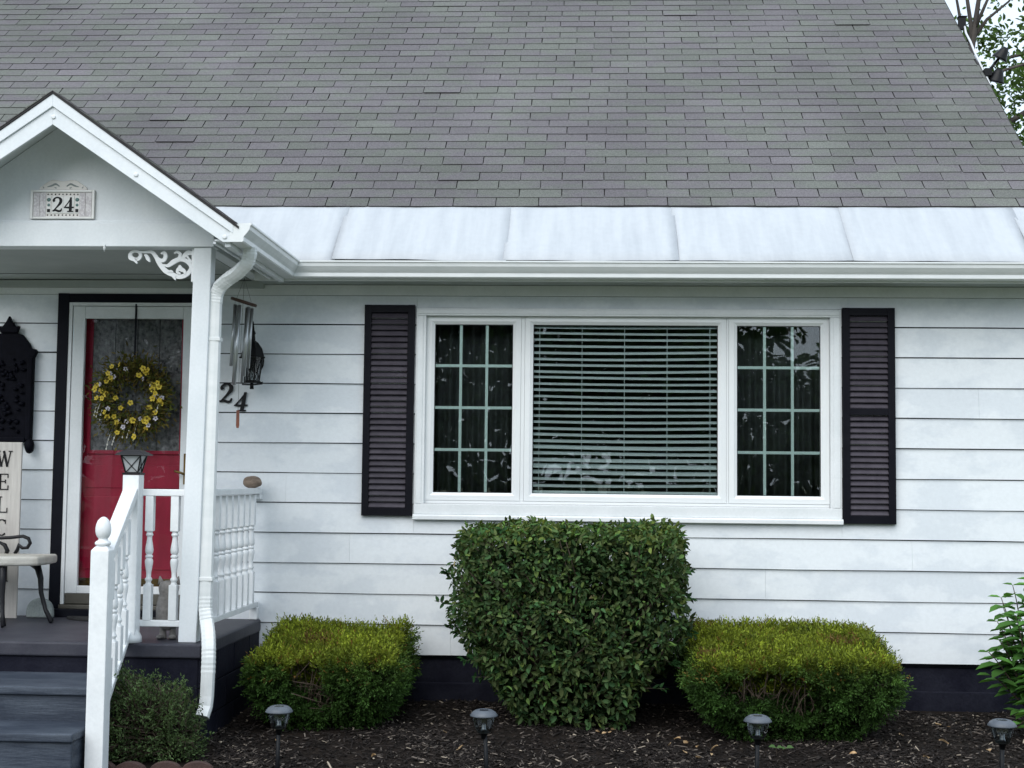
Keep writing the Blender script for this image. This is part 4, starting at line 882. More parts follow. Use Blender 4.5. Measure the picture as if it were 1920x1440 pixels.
# blinds behind the middle pane, curtains behind the side panes
t = thing('window_blind', (.26, .10, 2.6), 'pale horizontal slat blind behind the wide middle pane', 'blind')
NS = 26
for i in range(NS):
    z = 2.552-i*.0432; tilt = R_(20.5+random.uniform(-2.5, 2.5)) if i < 19 or i > 23 else R_(random.uniform(23, 35))
    b = MB(); n = 16; ph = random.uniform(0, 6)
    vs = []
    for j in range(n+1):
        x = -.372+1.26*j/n; dz = -.005*math.sin(math.pi*j/n*1.0)+.0035*math.sin(3*j/n+ph)*(1 if i % 3 else .3)+.005
        for (dy, h) in ((-.024, 0), (0, .0035), (.024, 0)):
            vs.append((x, .073+dy*math.cos(tilt), z+dz+dy*math.sin(tilt)+h))
    fs = [(j*3+k, (j+1)*3+k, (j+1)*3+k+1, j*3+k+1) for j in range(n) for k in range(2)]; m_ = len(vs); vs += [(x, y, z_-.0028) for x, y, z_ in vs]
    fs += [(m_+a, m_+d, m_+c, m_+b_) for a, b_, c, d in fs]+[(j*3, m_+j*3, m_+(j+1)*3, (j+1)*3) for j in range(n)]
    b.add(vs, fs, 0, False); b.build('slat', 'blind', t)
b = MB(); b.box(-.37, .888, .05, .097, 1.418, 1.436); b.build('bottom_rail', 'blind', t, bev=.003)
for x in (-.32, -.03, .26, .55, .84):
    b = MB(); b.tube([(x, .047, 2.58), (x+.002, .047, 1.437)], .0015, 4); b.tube([(x, .099, 2.58), (x, .099, 1.437)], .0015, 4); b.build('cord', 'blind', t)
b = MB(); b.box(-.37, .888, .045, .10, 2.568, 2.60); b.build('head_rail', 'blind', t, bev=.003)
for x0, x1, lab in ((-1.08, -.46, 'dark grey curtain behind the window beside the unbroken left shutter'), (.98, 1.62, 'dark grey curtain behind the window beside the right shutter with middle rail')):
    b = MB(); n = 60; zs = (1.36, 1.9, 2.6); vs = [(x0+(x1-x0)*j/n, .20+.028*math.sin(j*.82)+.012*math.sin(j*.31+1), z) for z in zs for j in range(n+1)]
    b.add(vs, [(k*(n+1)+j, k*(n+1)+j+1, (k+1)*(n+1)+j+1, (k+1)*(n+1)+j) for k in range(2) for j in range(n)], 0, True)
    o = b.build('curtain', 'curtain', org=((x0+x1)/2, .2, 1.36)); tag(o, lab, 'curtain'); md = o.modifiers.new('cloth', 'SOLIDIFY'); md.thickness = .003

# floodlight on the right roof edge, bracket above it
y, z = rp_(2.95, .02)
t = thing('floodlight', (3.22, y, z), 'dark twin floodlight fixed to the right roof edge', 'floodlight')
b = MB(); b.box(3.207, 3.26, y-.04, y+.04, z-.05, z+.01).tube([(3.25, y, z), (3.33, y+.02, z+.10)], .012, 6).tube([(3.25, y, z), (3.31, y, z-.06)], .012, 6); b.build('mount', 'lantern_dark', t)
for (dx, dz, s) in ((.12, .11, .78), (.085, -.08, .85)):
    b = MB(); b.lathe([(.03, .11), (.045, .08), (.075, 0), (.085, -.02), (.07, -.021)], (0, 0, 0), 14); q = Matrix.Rotation(.5 if dz > 0 else .25, 3, 'Y') @ Matrix.Rotation(.3, 3, 'X')
    b.v = [tuple(q @ (Vector(v_)*s)+Vector((3.22+dx, y, z+dz))) for v_ in b.v]; b.build('lamp_head', 'lantern_dark', t)
y, z = rp_(3.95, .02)
t = thing('cable_bracket', (3.22, y, z), 'small bracket with white cable on the right roof edge near the top', 'bracket')
b = MB(); b.box(3.207, 3.27, y-.02, y+.02, z-.06, z+.05).box(3.20, 3.28, y-.03, y+.03, z+.0501, z+.06); b.build('box', 'lantern_dark', t, bev=.004)
b = MB(); y2, z2 = rp_(2.75, -.02); b.tube([(3.26, y, z-.02), (3.245, y-.1, z-.12), (3.23, y-.3, z-.26), (3.222, (y+y2)/2, (z+z2)/2+.01), (3.222, y2, z2)], .009, 6); b.build('cable', 'white_thin', t)

# ------------------------------------------------------------------ solar path lights
def path_light(x, y, lean, label):
    zg = bed_z(x, y); t = thing('path_light', (x, y, zg-.01), label, 'path light', 'solar path lights in the mulch bed')
    T = zg+.345; sh = lambda z: (x+lean*(z-zg), y)
    b = MB(); b.tube([(*sh(zg-.12), zg-.12), (*sh(T-.12), T-.12)], .0115, 8); b.build('stake', 'lamp_black', t)
    c = sh(T); b = MB(); b.lathe([(.064, -.036), (.073, -.032), (.074, -.028), (.062, -.012), (.046, -.002), (.040, 0), (.038, -.003)], (c[0], c[1], T), 28); b.build('cap', 'lamp_cap', t)
    b = MB(); b.box(c[0]-.022, c[0]+.022, c[1]-.022, c[1]+.022, T-.0028, T-.001); b.build('solar_panel', 'lamp_panel', t)
    b = MB(); n = 24; pr_ = [(.056, -.037), (.054, -.06), (.046, -.095), (.036, -.118)]; vs = []
    for r, z in pr_:
        for j in range(n): a = 2*math.pi*j/n; q = r*(1+.03*(j % 2)); vs.append((c[0]+q*math.cos(a), c[1]+q*math.sin(a), T+z))
    b.add(vs, [(i*n+j, i*n+(j+1) % n, (i+1)*n+(j+1) % n, (i+1)*n+j) for i in range(3) for j in range(n)]); b.build('lens', 'lamp_glass', t)
    b = MB(); b.lathe([(.012, -.119), (.036, -.1185), (.037, -.114), (.020, -.112), (.014, -.098), (.011, -.075), (.004, -.070)], (c[0], c[1], T), 14); b.build('lamp_cup', 'aluminium', t)
    b = MB(); b.lathe([(.014, -.15), (.020, -.122), (.034, -.1195)], (c[0], c[1], T), 12); b.build('collar', 'lamp_black', t)
path_light(-1.625, -2.03, .012, 'path light in the mulch before the mossy yew by the porch')
path_light(-.508, -2.03, -.055, 'leaning path light in the mulch before the tall leafy hedge')
path_light(.905, -2.03, .015, 'path light in the mulch before the wide yew right of the hedge')
path_light(2.165, -2.03, .012, 'path light in the mulch nearest the bright green leafy plant')

# scalloped edging by the steps
EM = MB(); n = 10; out_ = []
for k in range(2):
    for a in np.linspace(math.pi*.9, math.pi*.1, n): out_.append((-.165+.165*k+.165/2+.085*math.cos(a), .035+.05*math.sin(a)))
EM.py([(-.168, -.1)]+out_+[(.168, -.1)], -.022, .022)
em = EM.mesh('edging_block', 'edging')
for i, (x, y, rz, lab) in enumerate(((-2.46, -2.15, -.06, 'scalloped brown edging block beside the foot of the newel post'), (-2.115, -2.12, .12, 'scalloped brown edging block farther from the newel post'))):
    o = bpy.data.objects.new('edging_block', em); COL.objects.link(o); o.location = (x, y, bed_z(x, y)-.022); o.rotation_euler = (0, 0, rz); tag(o, lab, 'edging', 'scalloped edging blocks')
    md = o.modifiers.new('edge', 'BEVEL'); md.width = .008; md.segments = 2; md.limit_method = 'ANGLE'; md.angle_limit = R_(50)

# ------------------------------------------------------------------ hedges and shrubs
def hedge_field(c, h, r, taper=0, seed=0, lump=.03, tilt=0):
    """signed distance to a clipped, rounded and slightly lumpy box"""
    g = np.random.default_rng(seed); K_ = g.uniform(2.5, 8, (7, 3)); PH = g.uniform(0, 6.28, 7); c = np.array(c); h = np.array(h)
    def F(p):
        q = p-c; s = np.clip(1-taper*np.clip((-q[:, 2]/h[2]+.2), 0, 1.3)**1.5, .2, 2)
        q = q.copy(); q[:, 0] /= s; q[:, 1] /= s; q[:, 2] -= tilt*q[:, 1]
        e = np.abs(q)-h+r; d = np.linalg.norm(np.maximum(e, 0), axis=1)+np.minimum(e.max(1), 0)-r
        for k in range(7): d = d+lump*.4*np.sin(p@K_[k]+PH[k])
        return d
    return F
def grad(F, p, e=.01):
    return unit(np.stack([F(p+np.eye(3)[i]*e)-F(p-np.eye(3)[i]*e) for i in range(3)], 1))
def sample(F, lo, hi, n, depth, power=1.0, g=RNG):
    out = []; tot = 0
    while tot < n:
        p = g.uniform(lo, hi, (n*6, 3)); d = F(p); k = (d < 0) & (d > -depth) & (g.random(len(d)) < (1-np.clip(-d/depth, 0, 1))**power); out.append(p[k]); tot += k.sum()
    return np.concatenate(out)[:n]
def twigs(parent, base, tips, r0=.012, m='twig', wob=.05, seed=1, name='branches'):
    rr = random.Random(seed); b = MB(); base = [Vector(x) for x in base]
    for tp in tips:
        bs_ = rr.choice(base); tp = Vector(tp); mid = bs_.lerp(tp, .5)+Vector((rr.uniform(-wob, wob), rr.uniform(-wob, wob), rr.uniform(0, wob)))
        r = r0*rr.uniform(.5, 1); b.tube([bs_, bs_.lerp(mid, .6)+Vector((0, 0, .02)), mid, mid.lerp(tp, .55)+Vector((rr.uniform(-wob, wob)*.5, 0, rr.uniform(-wob, wob)*.4)), tp], [r, r*.8, r*.65, r*.45, r*.2], 5)
    return b.build(name, m, parent)
# broad-leaved hedge
c = (-.085, -.62, .585); F0h = hedge_field(c, (.675, .42, .615), .10, taper=.46, seed=4, lump=.055)
KH = np.random.default_rng(3).uniform(12, 30, (6, 3)); PHh = np.random.default_rng(4).uniform(0, 6.28, 6)
HH = [(-.36, -1.06, .80, .09, .14, .10), (.10, -1.05, .55, .07, .10, .06), (-.62, -.98, .50, .10, .14, .06), (.30, -1.0, .30, .12, .14, .07), (-.2, -1.04, .38, .06, .1, .05), (.42, -1.05, .88, .05, .08, .04)]
def F(p):
    d = F0h(p)+.085*sum(np.sin(p@KH[k]+PHh[k]) for k in range(6))/6
    for (x, y, z, rx, ry, rz) in HH:
        e = np.sqrt(((p[:, 0]-x)/rx)**2+((p[:, 1]-y)/ry)**2+((p[:, 2]-z)/rz)**2); d = np.maximum(d, (1-e)*min(rx, ry, rz))
    return d
t = thing('hedge', (-.085, -.62, 0), 'tall dark green leafy hedge clipped square under the window', 'hedge')
lo, hi = np.array([-.95, -1.15, -.02]), np.array([.80, -.10, 1.28])
p = np.concatenate([sample(F, lo, hi, 16500, .065, .8), sample(F, lo, hi, 4500, .26, .6)])
d = F(p); nr = grad(F, p); N = len(p)
ax = nr*RNG.uniform(.1, .9, (N, 1))+RNG.normal(0, .75, (N, 3))+np.array([0, -.15, -.15]); ln = RNG.uniform(.022, .053, N); low = p[:, 2] < .45; ln[low] *= 1.2
nn = nr*.7+RNG.normal(0, .5, (N, 3))+np.array([0, -.1, .55])
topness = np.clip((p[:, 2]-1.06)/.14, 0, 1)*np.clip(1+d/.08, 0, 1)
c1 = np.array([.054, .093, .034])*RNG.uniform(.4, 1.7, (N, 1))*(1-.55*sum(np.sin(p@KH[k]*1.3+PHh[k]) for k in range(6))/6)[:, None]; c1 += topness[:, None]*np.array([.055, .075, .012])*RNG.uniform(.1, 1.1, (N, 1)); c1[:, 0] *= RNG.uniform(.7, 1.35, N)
k = RNG.random(N) < .10; c1[k] = c1[k]*np.array([1.7, 1.7, 1.2])
k = RNG.random(N) < .0016; c1[k] = np.array([.55, .46, .25])
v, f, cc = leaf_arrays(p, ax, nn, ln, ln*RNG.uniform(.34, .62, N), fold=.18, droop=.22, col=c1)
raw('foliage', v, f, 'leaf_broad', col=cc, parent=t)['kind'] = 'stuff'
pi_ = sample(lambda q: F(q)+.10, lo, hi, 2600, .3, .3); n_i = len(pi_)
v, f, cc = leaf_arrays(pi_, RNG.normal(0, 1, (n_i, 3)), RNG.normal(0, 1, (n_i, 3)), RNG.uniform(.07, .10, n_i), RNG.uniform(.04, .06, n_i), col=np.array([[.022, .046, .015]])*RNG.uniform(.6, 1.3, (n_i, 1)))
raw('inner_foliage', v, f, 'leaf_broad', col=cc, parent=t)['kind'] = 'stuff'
pp = sample(F, lo, hi, 170, .10, .5)
twigs(t, [(-.2+.08*i, -.62+.05*(i % 2), .0) for i in range(5)], pp, .016, wob=.08)
# shoots poking out of the hedge
b = MB(); V_, F_, C_ = [], [], []; no = 0
for (x, z, dx, dz) in ((-.80, .73, -.10, .02), (-.76, .56, -.09, .04), (-.83, .92, -.05, .03), (.62, .62, .05, -.05), (.02, 1.17, .02, .05), (.22, 1.17, .03, .05), (-.3, 1.17, -.02, .04), (.5, .42, .08, -.03), (-.5, 1.16, -.02, .05), (.4, 1.16, .03, .04), (.60, .95, .06, .02), (.60, .8, .06, -.01), (-.74, 1.0, -.06, .03), (-.66, .42, -.08, -.02), (.12, 1.17, -.02, .06), (-.12, 1.17, .01, .05), (-.6, .3, -.07, .0), (.42, .25, .07, .0)):
    y = -.85; b.tube([(x-dx, y, z-dz), (x, y-.01, z), (x+dx, y-.02, z+dz*1.5)], .002, 4); m_ = 9; tt = RNG.uniform(0, 1, m_)
    ps = np.stack([x+dx*tt, np.full(m_, y-.01), z+dz*tt], 1); a_ = np.stack([dx*6+RNG.normal(0, .6, m_), RNG.normal(-.2, .4, m_), dz*4+RNG.normal(0, .5, m_)], 1)
    l_ = RNG.uniform(.035, .055, m_); v, f, cc = leaf_arrays(ps, a_, np.tile([0, -.5, .8], (m_, 1))+RNG.normal(0, .3, (m_, 3)), l_, l_*.5, col=np.array([[.02, .06, .018]])*RNG.uniform(.6, 1.4, (m_, 1)))
    V_.append(v); F_.append(f+no); C_.append(cc); no += len(v)
b.build('shoot', 'twig', t); raw('shoot_leaves', np.concatenate(V_), np.concatenate(F_), 'leaf_broad', col=np.concatenate(C_), parent=t)['kind'] = 'stuff'

# clipped yews: needle sprigs, yellow-green new growth on the tops
def yew(cx, cy, hx, hy, zt, seed, label, holes, n=15000, side=0):
    zc = zt/2+.03; h = (hx, hy, zt/2-.01); F0 = hedge_field((cx, cy, zc), h, .07, taper=.26, seed=seed, lump=.014, tilt=.13); g = np.random.default_rng(seed)
    KC = g.uniform(22, 48, (6, 3))*g.choice([-1, 1], (6, 3)); PC = g.uniform(0, 6.28, 6)
    def clump(p): return sum(np.sin(p@KC[k]+PC[k]) for k in range(6))/6
    def F(p):
        d = F0(p)+.085*clump(p)*np.clip(1.2-np.clip((p[:, 2]-zt*.7)/(zt*.2), 0, 1), .35, 1)
        for (x, y, z, rx, ry, rz) in holes:
            e = np.sqrt(((p[:, 0]-x)/rx)**2+((p[:, 1]-y)/ry)**2+((p[:, 2]-z)/rz)**2); d = np.maximum(d, (1-e)*min(rx, ry, rz))
        return d
    t = thing('yew_bush', (cx, cy, 0), label, 'bush', 'clipped yew bushes along the wall')
    lo = np.array([cx-hx-.1, cy-hy-.1, -.01]); hi = np.array([cx+hx+.1, cy+hy+.1, zt+.1])
    p = np.concatenate([sample(F, lo, hi, n, .05, .7, g), sample(F, lo, hi, n//3, .2, .7, g), sample(lambda q: F(q)-.032, lo, hi, 520, .03, .2, g)]); d = F(p); nr = grad(F0, p); N = len(p)
    dirs = unit(nr*.75+g.normal(0, .45, (N, 3))+np.array([0, 0, .25])); topn = np.clip((nr[:, 2]-.35)/.45, 0, 1)*np.clip(1+d/.06, 0, 1)
    dirs = unit(dirs+topn[:, None]*np.array([0, 0, .5]))
    wv = .5+.5*np.sin(p[:, 0]*9+seed)*np.sin(p[:, 1]*11+seed*2); tone = g.uniform(.65, 1.35, (N, 1))*(1-1.3*clump(p)).clip(.35, 2.0)[:, None]
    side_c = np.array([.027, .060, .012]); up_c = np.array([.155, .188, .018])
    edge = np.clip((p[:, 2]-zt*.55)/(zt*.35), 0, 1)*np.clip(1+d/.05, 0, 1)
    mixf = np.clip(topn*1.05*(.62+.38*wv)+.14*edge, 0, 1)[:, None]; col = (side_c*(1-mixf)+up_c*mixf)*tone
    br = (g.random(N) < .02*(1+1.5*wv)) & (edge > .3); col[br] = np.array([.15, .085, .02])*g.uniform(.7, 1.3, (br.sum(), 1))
    dead = (np.sin(p[:, 0]*7.3+seed*1.7)*np.sin(p[:, 1]*9.1+seed)*np.sin(p[:, 2]*6+p[:, 0]*4+seed) > .62) & (g.random(N) < .55) & (edge > .25); col[dead] = np.array([.16, .10, .035])*g.uniform(.6, 1.3, (dead.sum(), 1))
    K6 = 6; P = np.repeat(p, K6, 0); D = np.repeat(dirs, K6, 0); s_ = np.tile(np.arange(K6)/(K6-1), N); L = np.repeat(g.uniform(.030, .062, N), K6)
    per = unit(np.cross(D, g.normal(0, 1, (N*K6, 3)))); pos = P+D*(s_*L)[:, None]; axn = D*.75+per*np.where(s_ > .9, .15, .9)[:, None]
    nl = g.uniform(.015, .027, N*K6); axn = unit(axn); sd_ = unit(np.cross(axn, g.normal(0, 1, (N*K6, 3)))); wd = .0040
    V4 = np.stack([pos, pos+axn*(nl*.5)[:, None]+sd_*wd, pos+axn*nl[:, None], pos+axn*(nl*.5)[:, None]-sd_*wd], 1).reshape(-1, 3)
    f = (np.arange(N*K6)[:, None]*4+np.arange(4)[None]); cc = np.repeat(np.repeat(col, K6, 0)*g.uniform(.75, 1.25, (N*K6, 1)), 4, 0)
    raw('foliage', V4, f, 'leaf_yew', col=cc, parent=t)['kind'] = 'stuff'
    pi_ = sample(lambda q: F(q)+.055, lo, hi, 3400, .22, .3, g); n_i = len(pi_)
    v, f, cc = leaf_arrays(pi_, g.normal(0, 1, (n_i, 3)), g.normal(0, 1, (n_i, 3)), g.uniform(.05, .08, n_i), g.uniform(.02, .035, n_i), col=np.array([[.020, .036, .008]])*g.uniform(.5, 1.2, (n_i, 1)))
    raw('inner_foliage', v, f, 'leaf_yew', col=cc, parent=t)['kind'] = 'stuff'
    tips = sample(F0, lo, hi, 260, .12, .3, g); twigs(t, [(cx+.12*(i-2), cy+.05*(i % 2), -.02) for i in range(5)], tips, .013, wob=.07, seed=seed)
    if holes:
        tp = []
        for (x, y, z, rx, ry, rz) in holes:
            for i in range(11):
                xx = x+g.uniform(-1, 1)*rx*.8; yb = y+ry*.75+g.uniform(-.03, .05); tp.append(((xx+g.normal(0, .05), yb, z-rz-.06), (xx+g.normal(0, .03), y+ry*.35+g.uniform(-.03, .05), z+rz*.9+g.uniform(0, .03))))
        for i, (ba, ti) in enumerate(tp): twigs(t, [ba], [ti], .007, wob=.05, seed=seed+5+i, name='bare_twig', m='bare_twig')
    # a few upright shoots above the clipped top
    b = MB()
    for i in range(9):
        x = cx+g.uniform(-.8, .8)*hx; y = cy+g.uniform(.1, .7)*hy; b.tube([(x, y, zt-.02), (x+.005, y, zt+g.uniform(.02, .05))], .003, 5)
    b.build('shoot', 'twig', t)
    return t
yew(-1.565, -.68, .430, .50, .455, 21, 'mossy green clipped yew between the porch and the tall hedge', [(-1.66, -1.18, .29, .14, .28, .105), (-1.58, -1.10, .18, .12, .20, .07)])
yew(1.240, -.71, .590, .53, .490, 33, 'wide clipped yew with bare brown twigs below its yellow-green top', [(1.08, -1.24, .295, .34, .30, .095), (1.27, -1.20, .20, .18, .24, .08), (.96, -1.18, .25, .12, .2, .06)], n=19500)

# dark sprawling shrub beside the steps
t = thing('shrub', (-2.33, -1.77, 0), 'dark sprawling small-leaved shrub beside the newel post', 'shrub')
F = hedge_field((-2.36, -1.78, .18), (.28, .24, .28), .16, taper=-.02, seed=8, lump=.11); lo, hi = np.array([-2.75, -2.15, -.05]), np.array([-1.95, -1.4, .56])
tips = sample(F, lo, hi, 520, .16, .4); bs_ = np.array([-2.33, -1.72, -.02]); V_, F_, C_ = [], [], []; no = 0
twigs(t, [tuple(bs_+np.array([.05*i-.1, 0, 0])) for i in range(5)], tips, .008, wob=.07, seed=3)
m_ = 26; N = len(tips)*m_; T = np.repeat(tips, m_, 0); dr = unit(np.repeat(tips-bs_+RNG.normal(0, .18, tips.shape), m_, 0)); s_ = RNG.uniform(-.13, .03, N)[:, None]
ps = T+dr*s_+RNG.normal(0, .012, (N, 3)); l_ = RNG.uniform(.012, .026, N); tone = np.repeat(RNG.uniform(.35, 1.7, (len(tips), 1)), m_, 0)*RNG.uniform(.7, 1.3, (N, 1))
v, f, cc = leaf_arrays(ps, dr+RNG.normal(0, .8, (N, 3)), RNG.normal(0, .6, (N, 3))+np.array([0, -.3, .8]), l_, l_*.4, col=np.array([[.068, .108, .042]])*tone)
raw('foliage', v, f, 'leaf_broad', col=cc, parent=t)['kind'] = 'stuff'

# bright leafy plant at the right edge, with paired leaves
t = thing('leafy_plant', (2.85, -.72, 0), 'bright green leafy plant with paired leaves at the right edge', 'plant')
b = MB(); V_, F_, C_ = [], [], []; no = 0; g = np.random.default_rng(17)
stems = [((2.78, -.74), (2.60, -.78, .90)), ((2.78, -.74), (2.50, -.80, .68)), ((2.76, -.76), (2.435, -.84, .50)), ((2.85, -.7), (2.72, -.75, .93))]
for i in range(46):
    a_ = g.uniform(0, 6.28); r_ = g.uniform(.10, .44); stems.append(((2.80+.05*math.cos(a_), -.78+.05*math.sin(a_)), (2.82+r_*math.cos(a_)*.95, -.84+r_*math.sin(a_)*.8, g.uniform(.04, 1.05)*(1.15-r_*.6))))
for (bx_, by_), tp in stems:
    A0 = Vector((bx_, by_, 0)); B0 = Vector(tp); pts = [A0.lerp(B0, k/8)+Vector((.03*math.sin(k*.9)*(1-k/8), 0, .06*math.sin(math.pi*k/8))) for k in range(9)]
    b.tube(pts, [.008-.0007*k for k in range(9)], 6); L0 = (B0-A0).length
    k_ = max(3, int(L0/.085))
    for i in range(1, k_+1):
        u = .25+.75*i/k_; idx = min(int(u*8), 7); q = pts[idx].lerp(pts[idx+1], u*8-idx); an = g.uniform(0, 3.14)+i*1.57
        for s in (0, math.pi):
            a_ = np.array([[math.cos(an+s), math.sin(an+s), .35 if i == k_ else .05]]); l_ = np.array([g.uniform(.09, .15)*(.75 if i == k_ else 1)])
            v, f, cc = leaf_arrays(np.array([[q.x, q.y, q.z]]), a_, np.array([[0, -.2, 1.]]), l_, l_*.5, fold=.12, droop=.30, col=np.array([[.060, .150, .032]])*g.uniform(.6, 1.5)*(1.45 if i >= k_-1 else 1))
            V_.append(v); F_.append(f+no); C_.append(cc); no += len(v)
b.build('stem', 'twig', t); raw('foliage', np.concatenate(V_), np.concatenate(F_), 'leaf_hydrangea', col=np.concatenate(C_), parent=t)['kind'] = 'stuff'
# two-leaved seedling in the mulch
t = thing('seedling', (1.09, -1.42, bed_z(1.09, -1.42)), 'tiny green seedling in the mulch before the wide yew', 'seedling')
z_ = bed_z(1.09, -1.42); b = MB(); b.tube([(1.09, -1.42, z_-.01), (1.085, -1.43, z_+.05)], .002, 5).tube([(1.09, -1.42, z_+.02), (1.14, -1.43, z_+.05)], .002, 5); b.build('stem', 'twig', t)
ps = np.array([[1.085, -1.43, z_+.05], [1.085, -1.43, z_+.05], [1.14, -1.43, z_+.05], [1.14, -1.43, z_+.05]]); l_ = np.array([.045, .04, .045, .04])
v, f, cc = leaf_arrays(ps, np.array([[-1, -.3, .3], [.8, -.5, .2], [.9, -.3, .2], [-.5, -.8, .1]]), np.array([[0, -.5, 1.]]*4), l_, l_*.75, col=np.array([[.08, .15, .05]]*4))
raw('leaf_pair', v, f, 'leaf_hydrangea', col=cc, parent=t)

# ------------------------------------------------------------------ mulch chips, fallen leaves
g = np.random.default_rng(5); N = 30000
x = g.uniform(-2.2, 3.6, N); y = -np.abs(g.uniform(.02, 2.6, N)); x = x+.10*np.sin(5.1*x+3.3*y)+.05*np.sin(11*y); y = np.minimum(y+.09*np.sin(4.3*y+4.7*x), -.01); z = np.array([bed_z(a, c_) for a, c_ in zip(x, y)])+g.uniform(-.004, .014, N)
an = g.uniform(0, 6.28, N); ln = g.uniform(.012, .05, N)*np.where(g.random(N) < .10, 1.9, 1); wd = g.uniform(.004, .012, N); th = g.uniform(.002, .006, N); pt = g.normal(0, .28, N)
u = np.stack([np.cos(an)*np.cos(pt), np.sin(an)*np.cos(pt), np.sin(pt)], 1); s = np.stack([-np.sin(an), np.cos(an), g.normal(0, .3, N)], 1); n_ = np.cross(u, s); c0 = np.stack([x, y, z], 1)
cor = [c0+u*(sx*ln*.5)[:, None]+s*(sy*wd*.5*(.6 if sx > 0 else 1))[:, None]+n_*(sz*th*.5)[:, None] for sz in (-1, 1) for sx, sy in ((-1, -1), (1, -1), (1, 1), (-1, 1))]
V8 = np.stack(cor, 1).reshape(-1, 3); f = (np.array([(0, 3, 2, 1), (4, 5, 6, 7), (0, 1, 5, 4), (1, 2, 6, 5), (2, 3, 7, 6), (3, 0, 4, 7)])[None]+8*np.arange(N)[:, None, None]).reshape(-1, 4)
base = np.array([.0155, .0125, .0112])*g.uniform(.4, 2.2, (N, 1)); k = g.random(N) < .13; base[k] = np.array([.125, .105, .09])*g.uniform(.5, 1.5, (k.sum(), 1)); k = g.random(N) < .012; base[k] = np.array([.38, .32, .25])*g.uniform(.7, 1.3, (k.sum(), 1))
o = raw('mulch', V8, f, 'chips', col=np.repeat(base, 8, 0)); tag(o, 'dark shredded bark mulch lying over the planting bed', 'mulch', kind='stuff')
rr = random.Random(12); LM = []
for k in range(4):
    b = MB(); m_ = 6; pts = []
    for j in range(m_+1): u_ = j/m_; w_ = .016*math.sin(math.pi*min(1, u_*1.05))**.7+.001; pts.append((u_*.06-.03, w_*rr.uniform(.8, 1.2), .010*math.sin(3*u_+k)))
    vs = [(x_, -w_, z_+.007) for x_, w_, z_ in pts]+[(x_, 0, z_) for x_, w_, z_ in pts]+[(x_, w_, z_+.006+.004*math.sin(k)) for x_, w_, z_ in pts]; q = m_+1
    b.add(vs, [(r*q+j, r*q+j+1, (r+1)*q+j+1, (r+1)*q+j) for r in range(2) for j in range(m_)]); LM.append(b.mesh('fallen_leaf', 'dry_leaf', recalc=False))
SP = [(.083, -.925), (.12, -.95), (.181, -.83), (.15, -.90), (-1.764, -1.40), (-1.157, -1.725), (-.822, -1.09), (1.899, -.9), (1.515, -1.43), (.555, -1.05), (.643, -1.53), (.60, -1.12), (.66, -1.25), (.75, -1.3), (.5, -1.2), (.58, -1.38), (.72, -1.45), (2.1, -1.1), (2.2, -.55), (2.25, -.62), (2.3, -1.3), (1.9, -1.5), (-.7, -1.5), (-.35, -1.6), (0, -1.6), (-.9, -1.3), (-1.0, -1.9), (-.2, -1.85), (.35, -1.7), (.42, -1.45), (-1.35, -1.55), (1.72, -1.2)]
for i, (x, y) in enumerate(SP[:23]):
    o = bpy.data.objects.new('fallen_leaf', LM[i % 4]); COL.objects.link(o); o.location = (x, y, bed_z(x, y)+.016); o.rotation_euler = (rr.uniform(-.5, .5), rr.uniform(-.4, .4), rr.uniform(0, 6.28)); sc = rr.uniform(.5, .95); o.scale = (sc, sc, sc)
    where = 'before the mossy yew by the porch' if x < -1.1 else 'behind the leaning path light' if x < -.3 else 'at the foot of the tall hedge' if x < .4 else 'between the tall hedge and the wide yew' if x < .85 else 'beyond the right end of the wide yew'
    tag(o, 'dry tan leaf on the mulch '+where, 'leaf', 'dry leaves on the mulch')

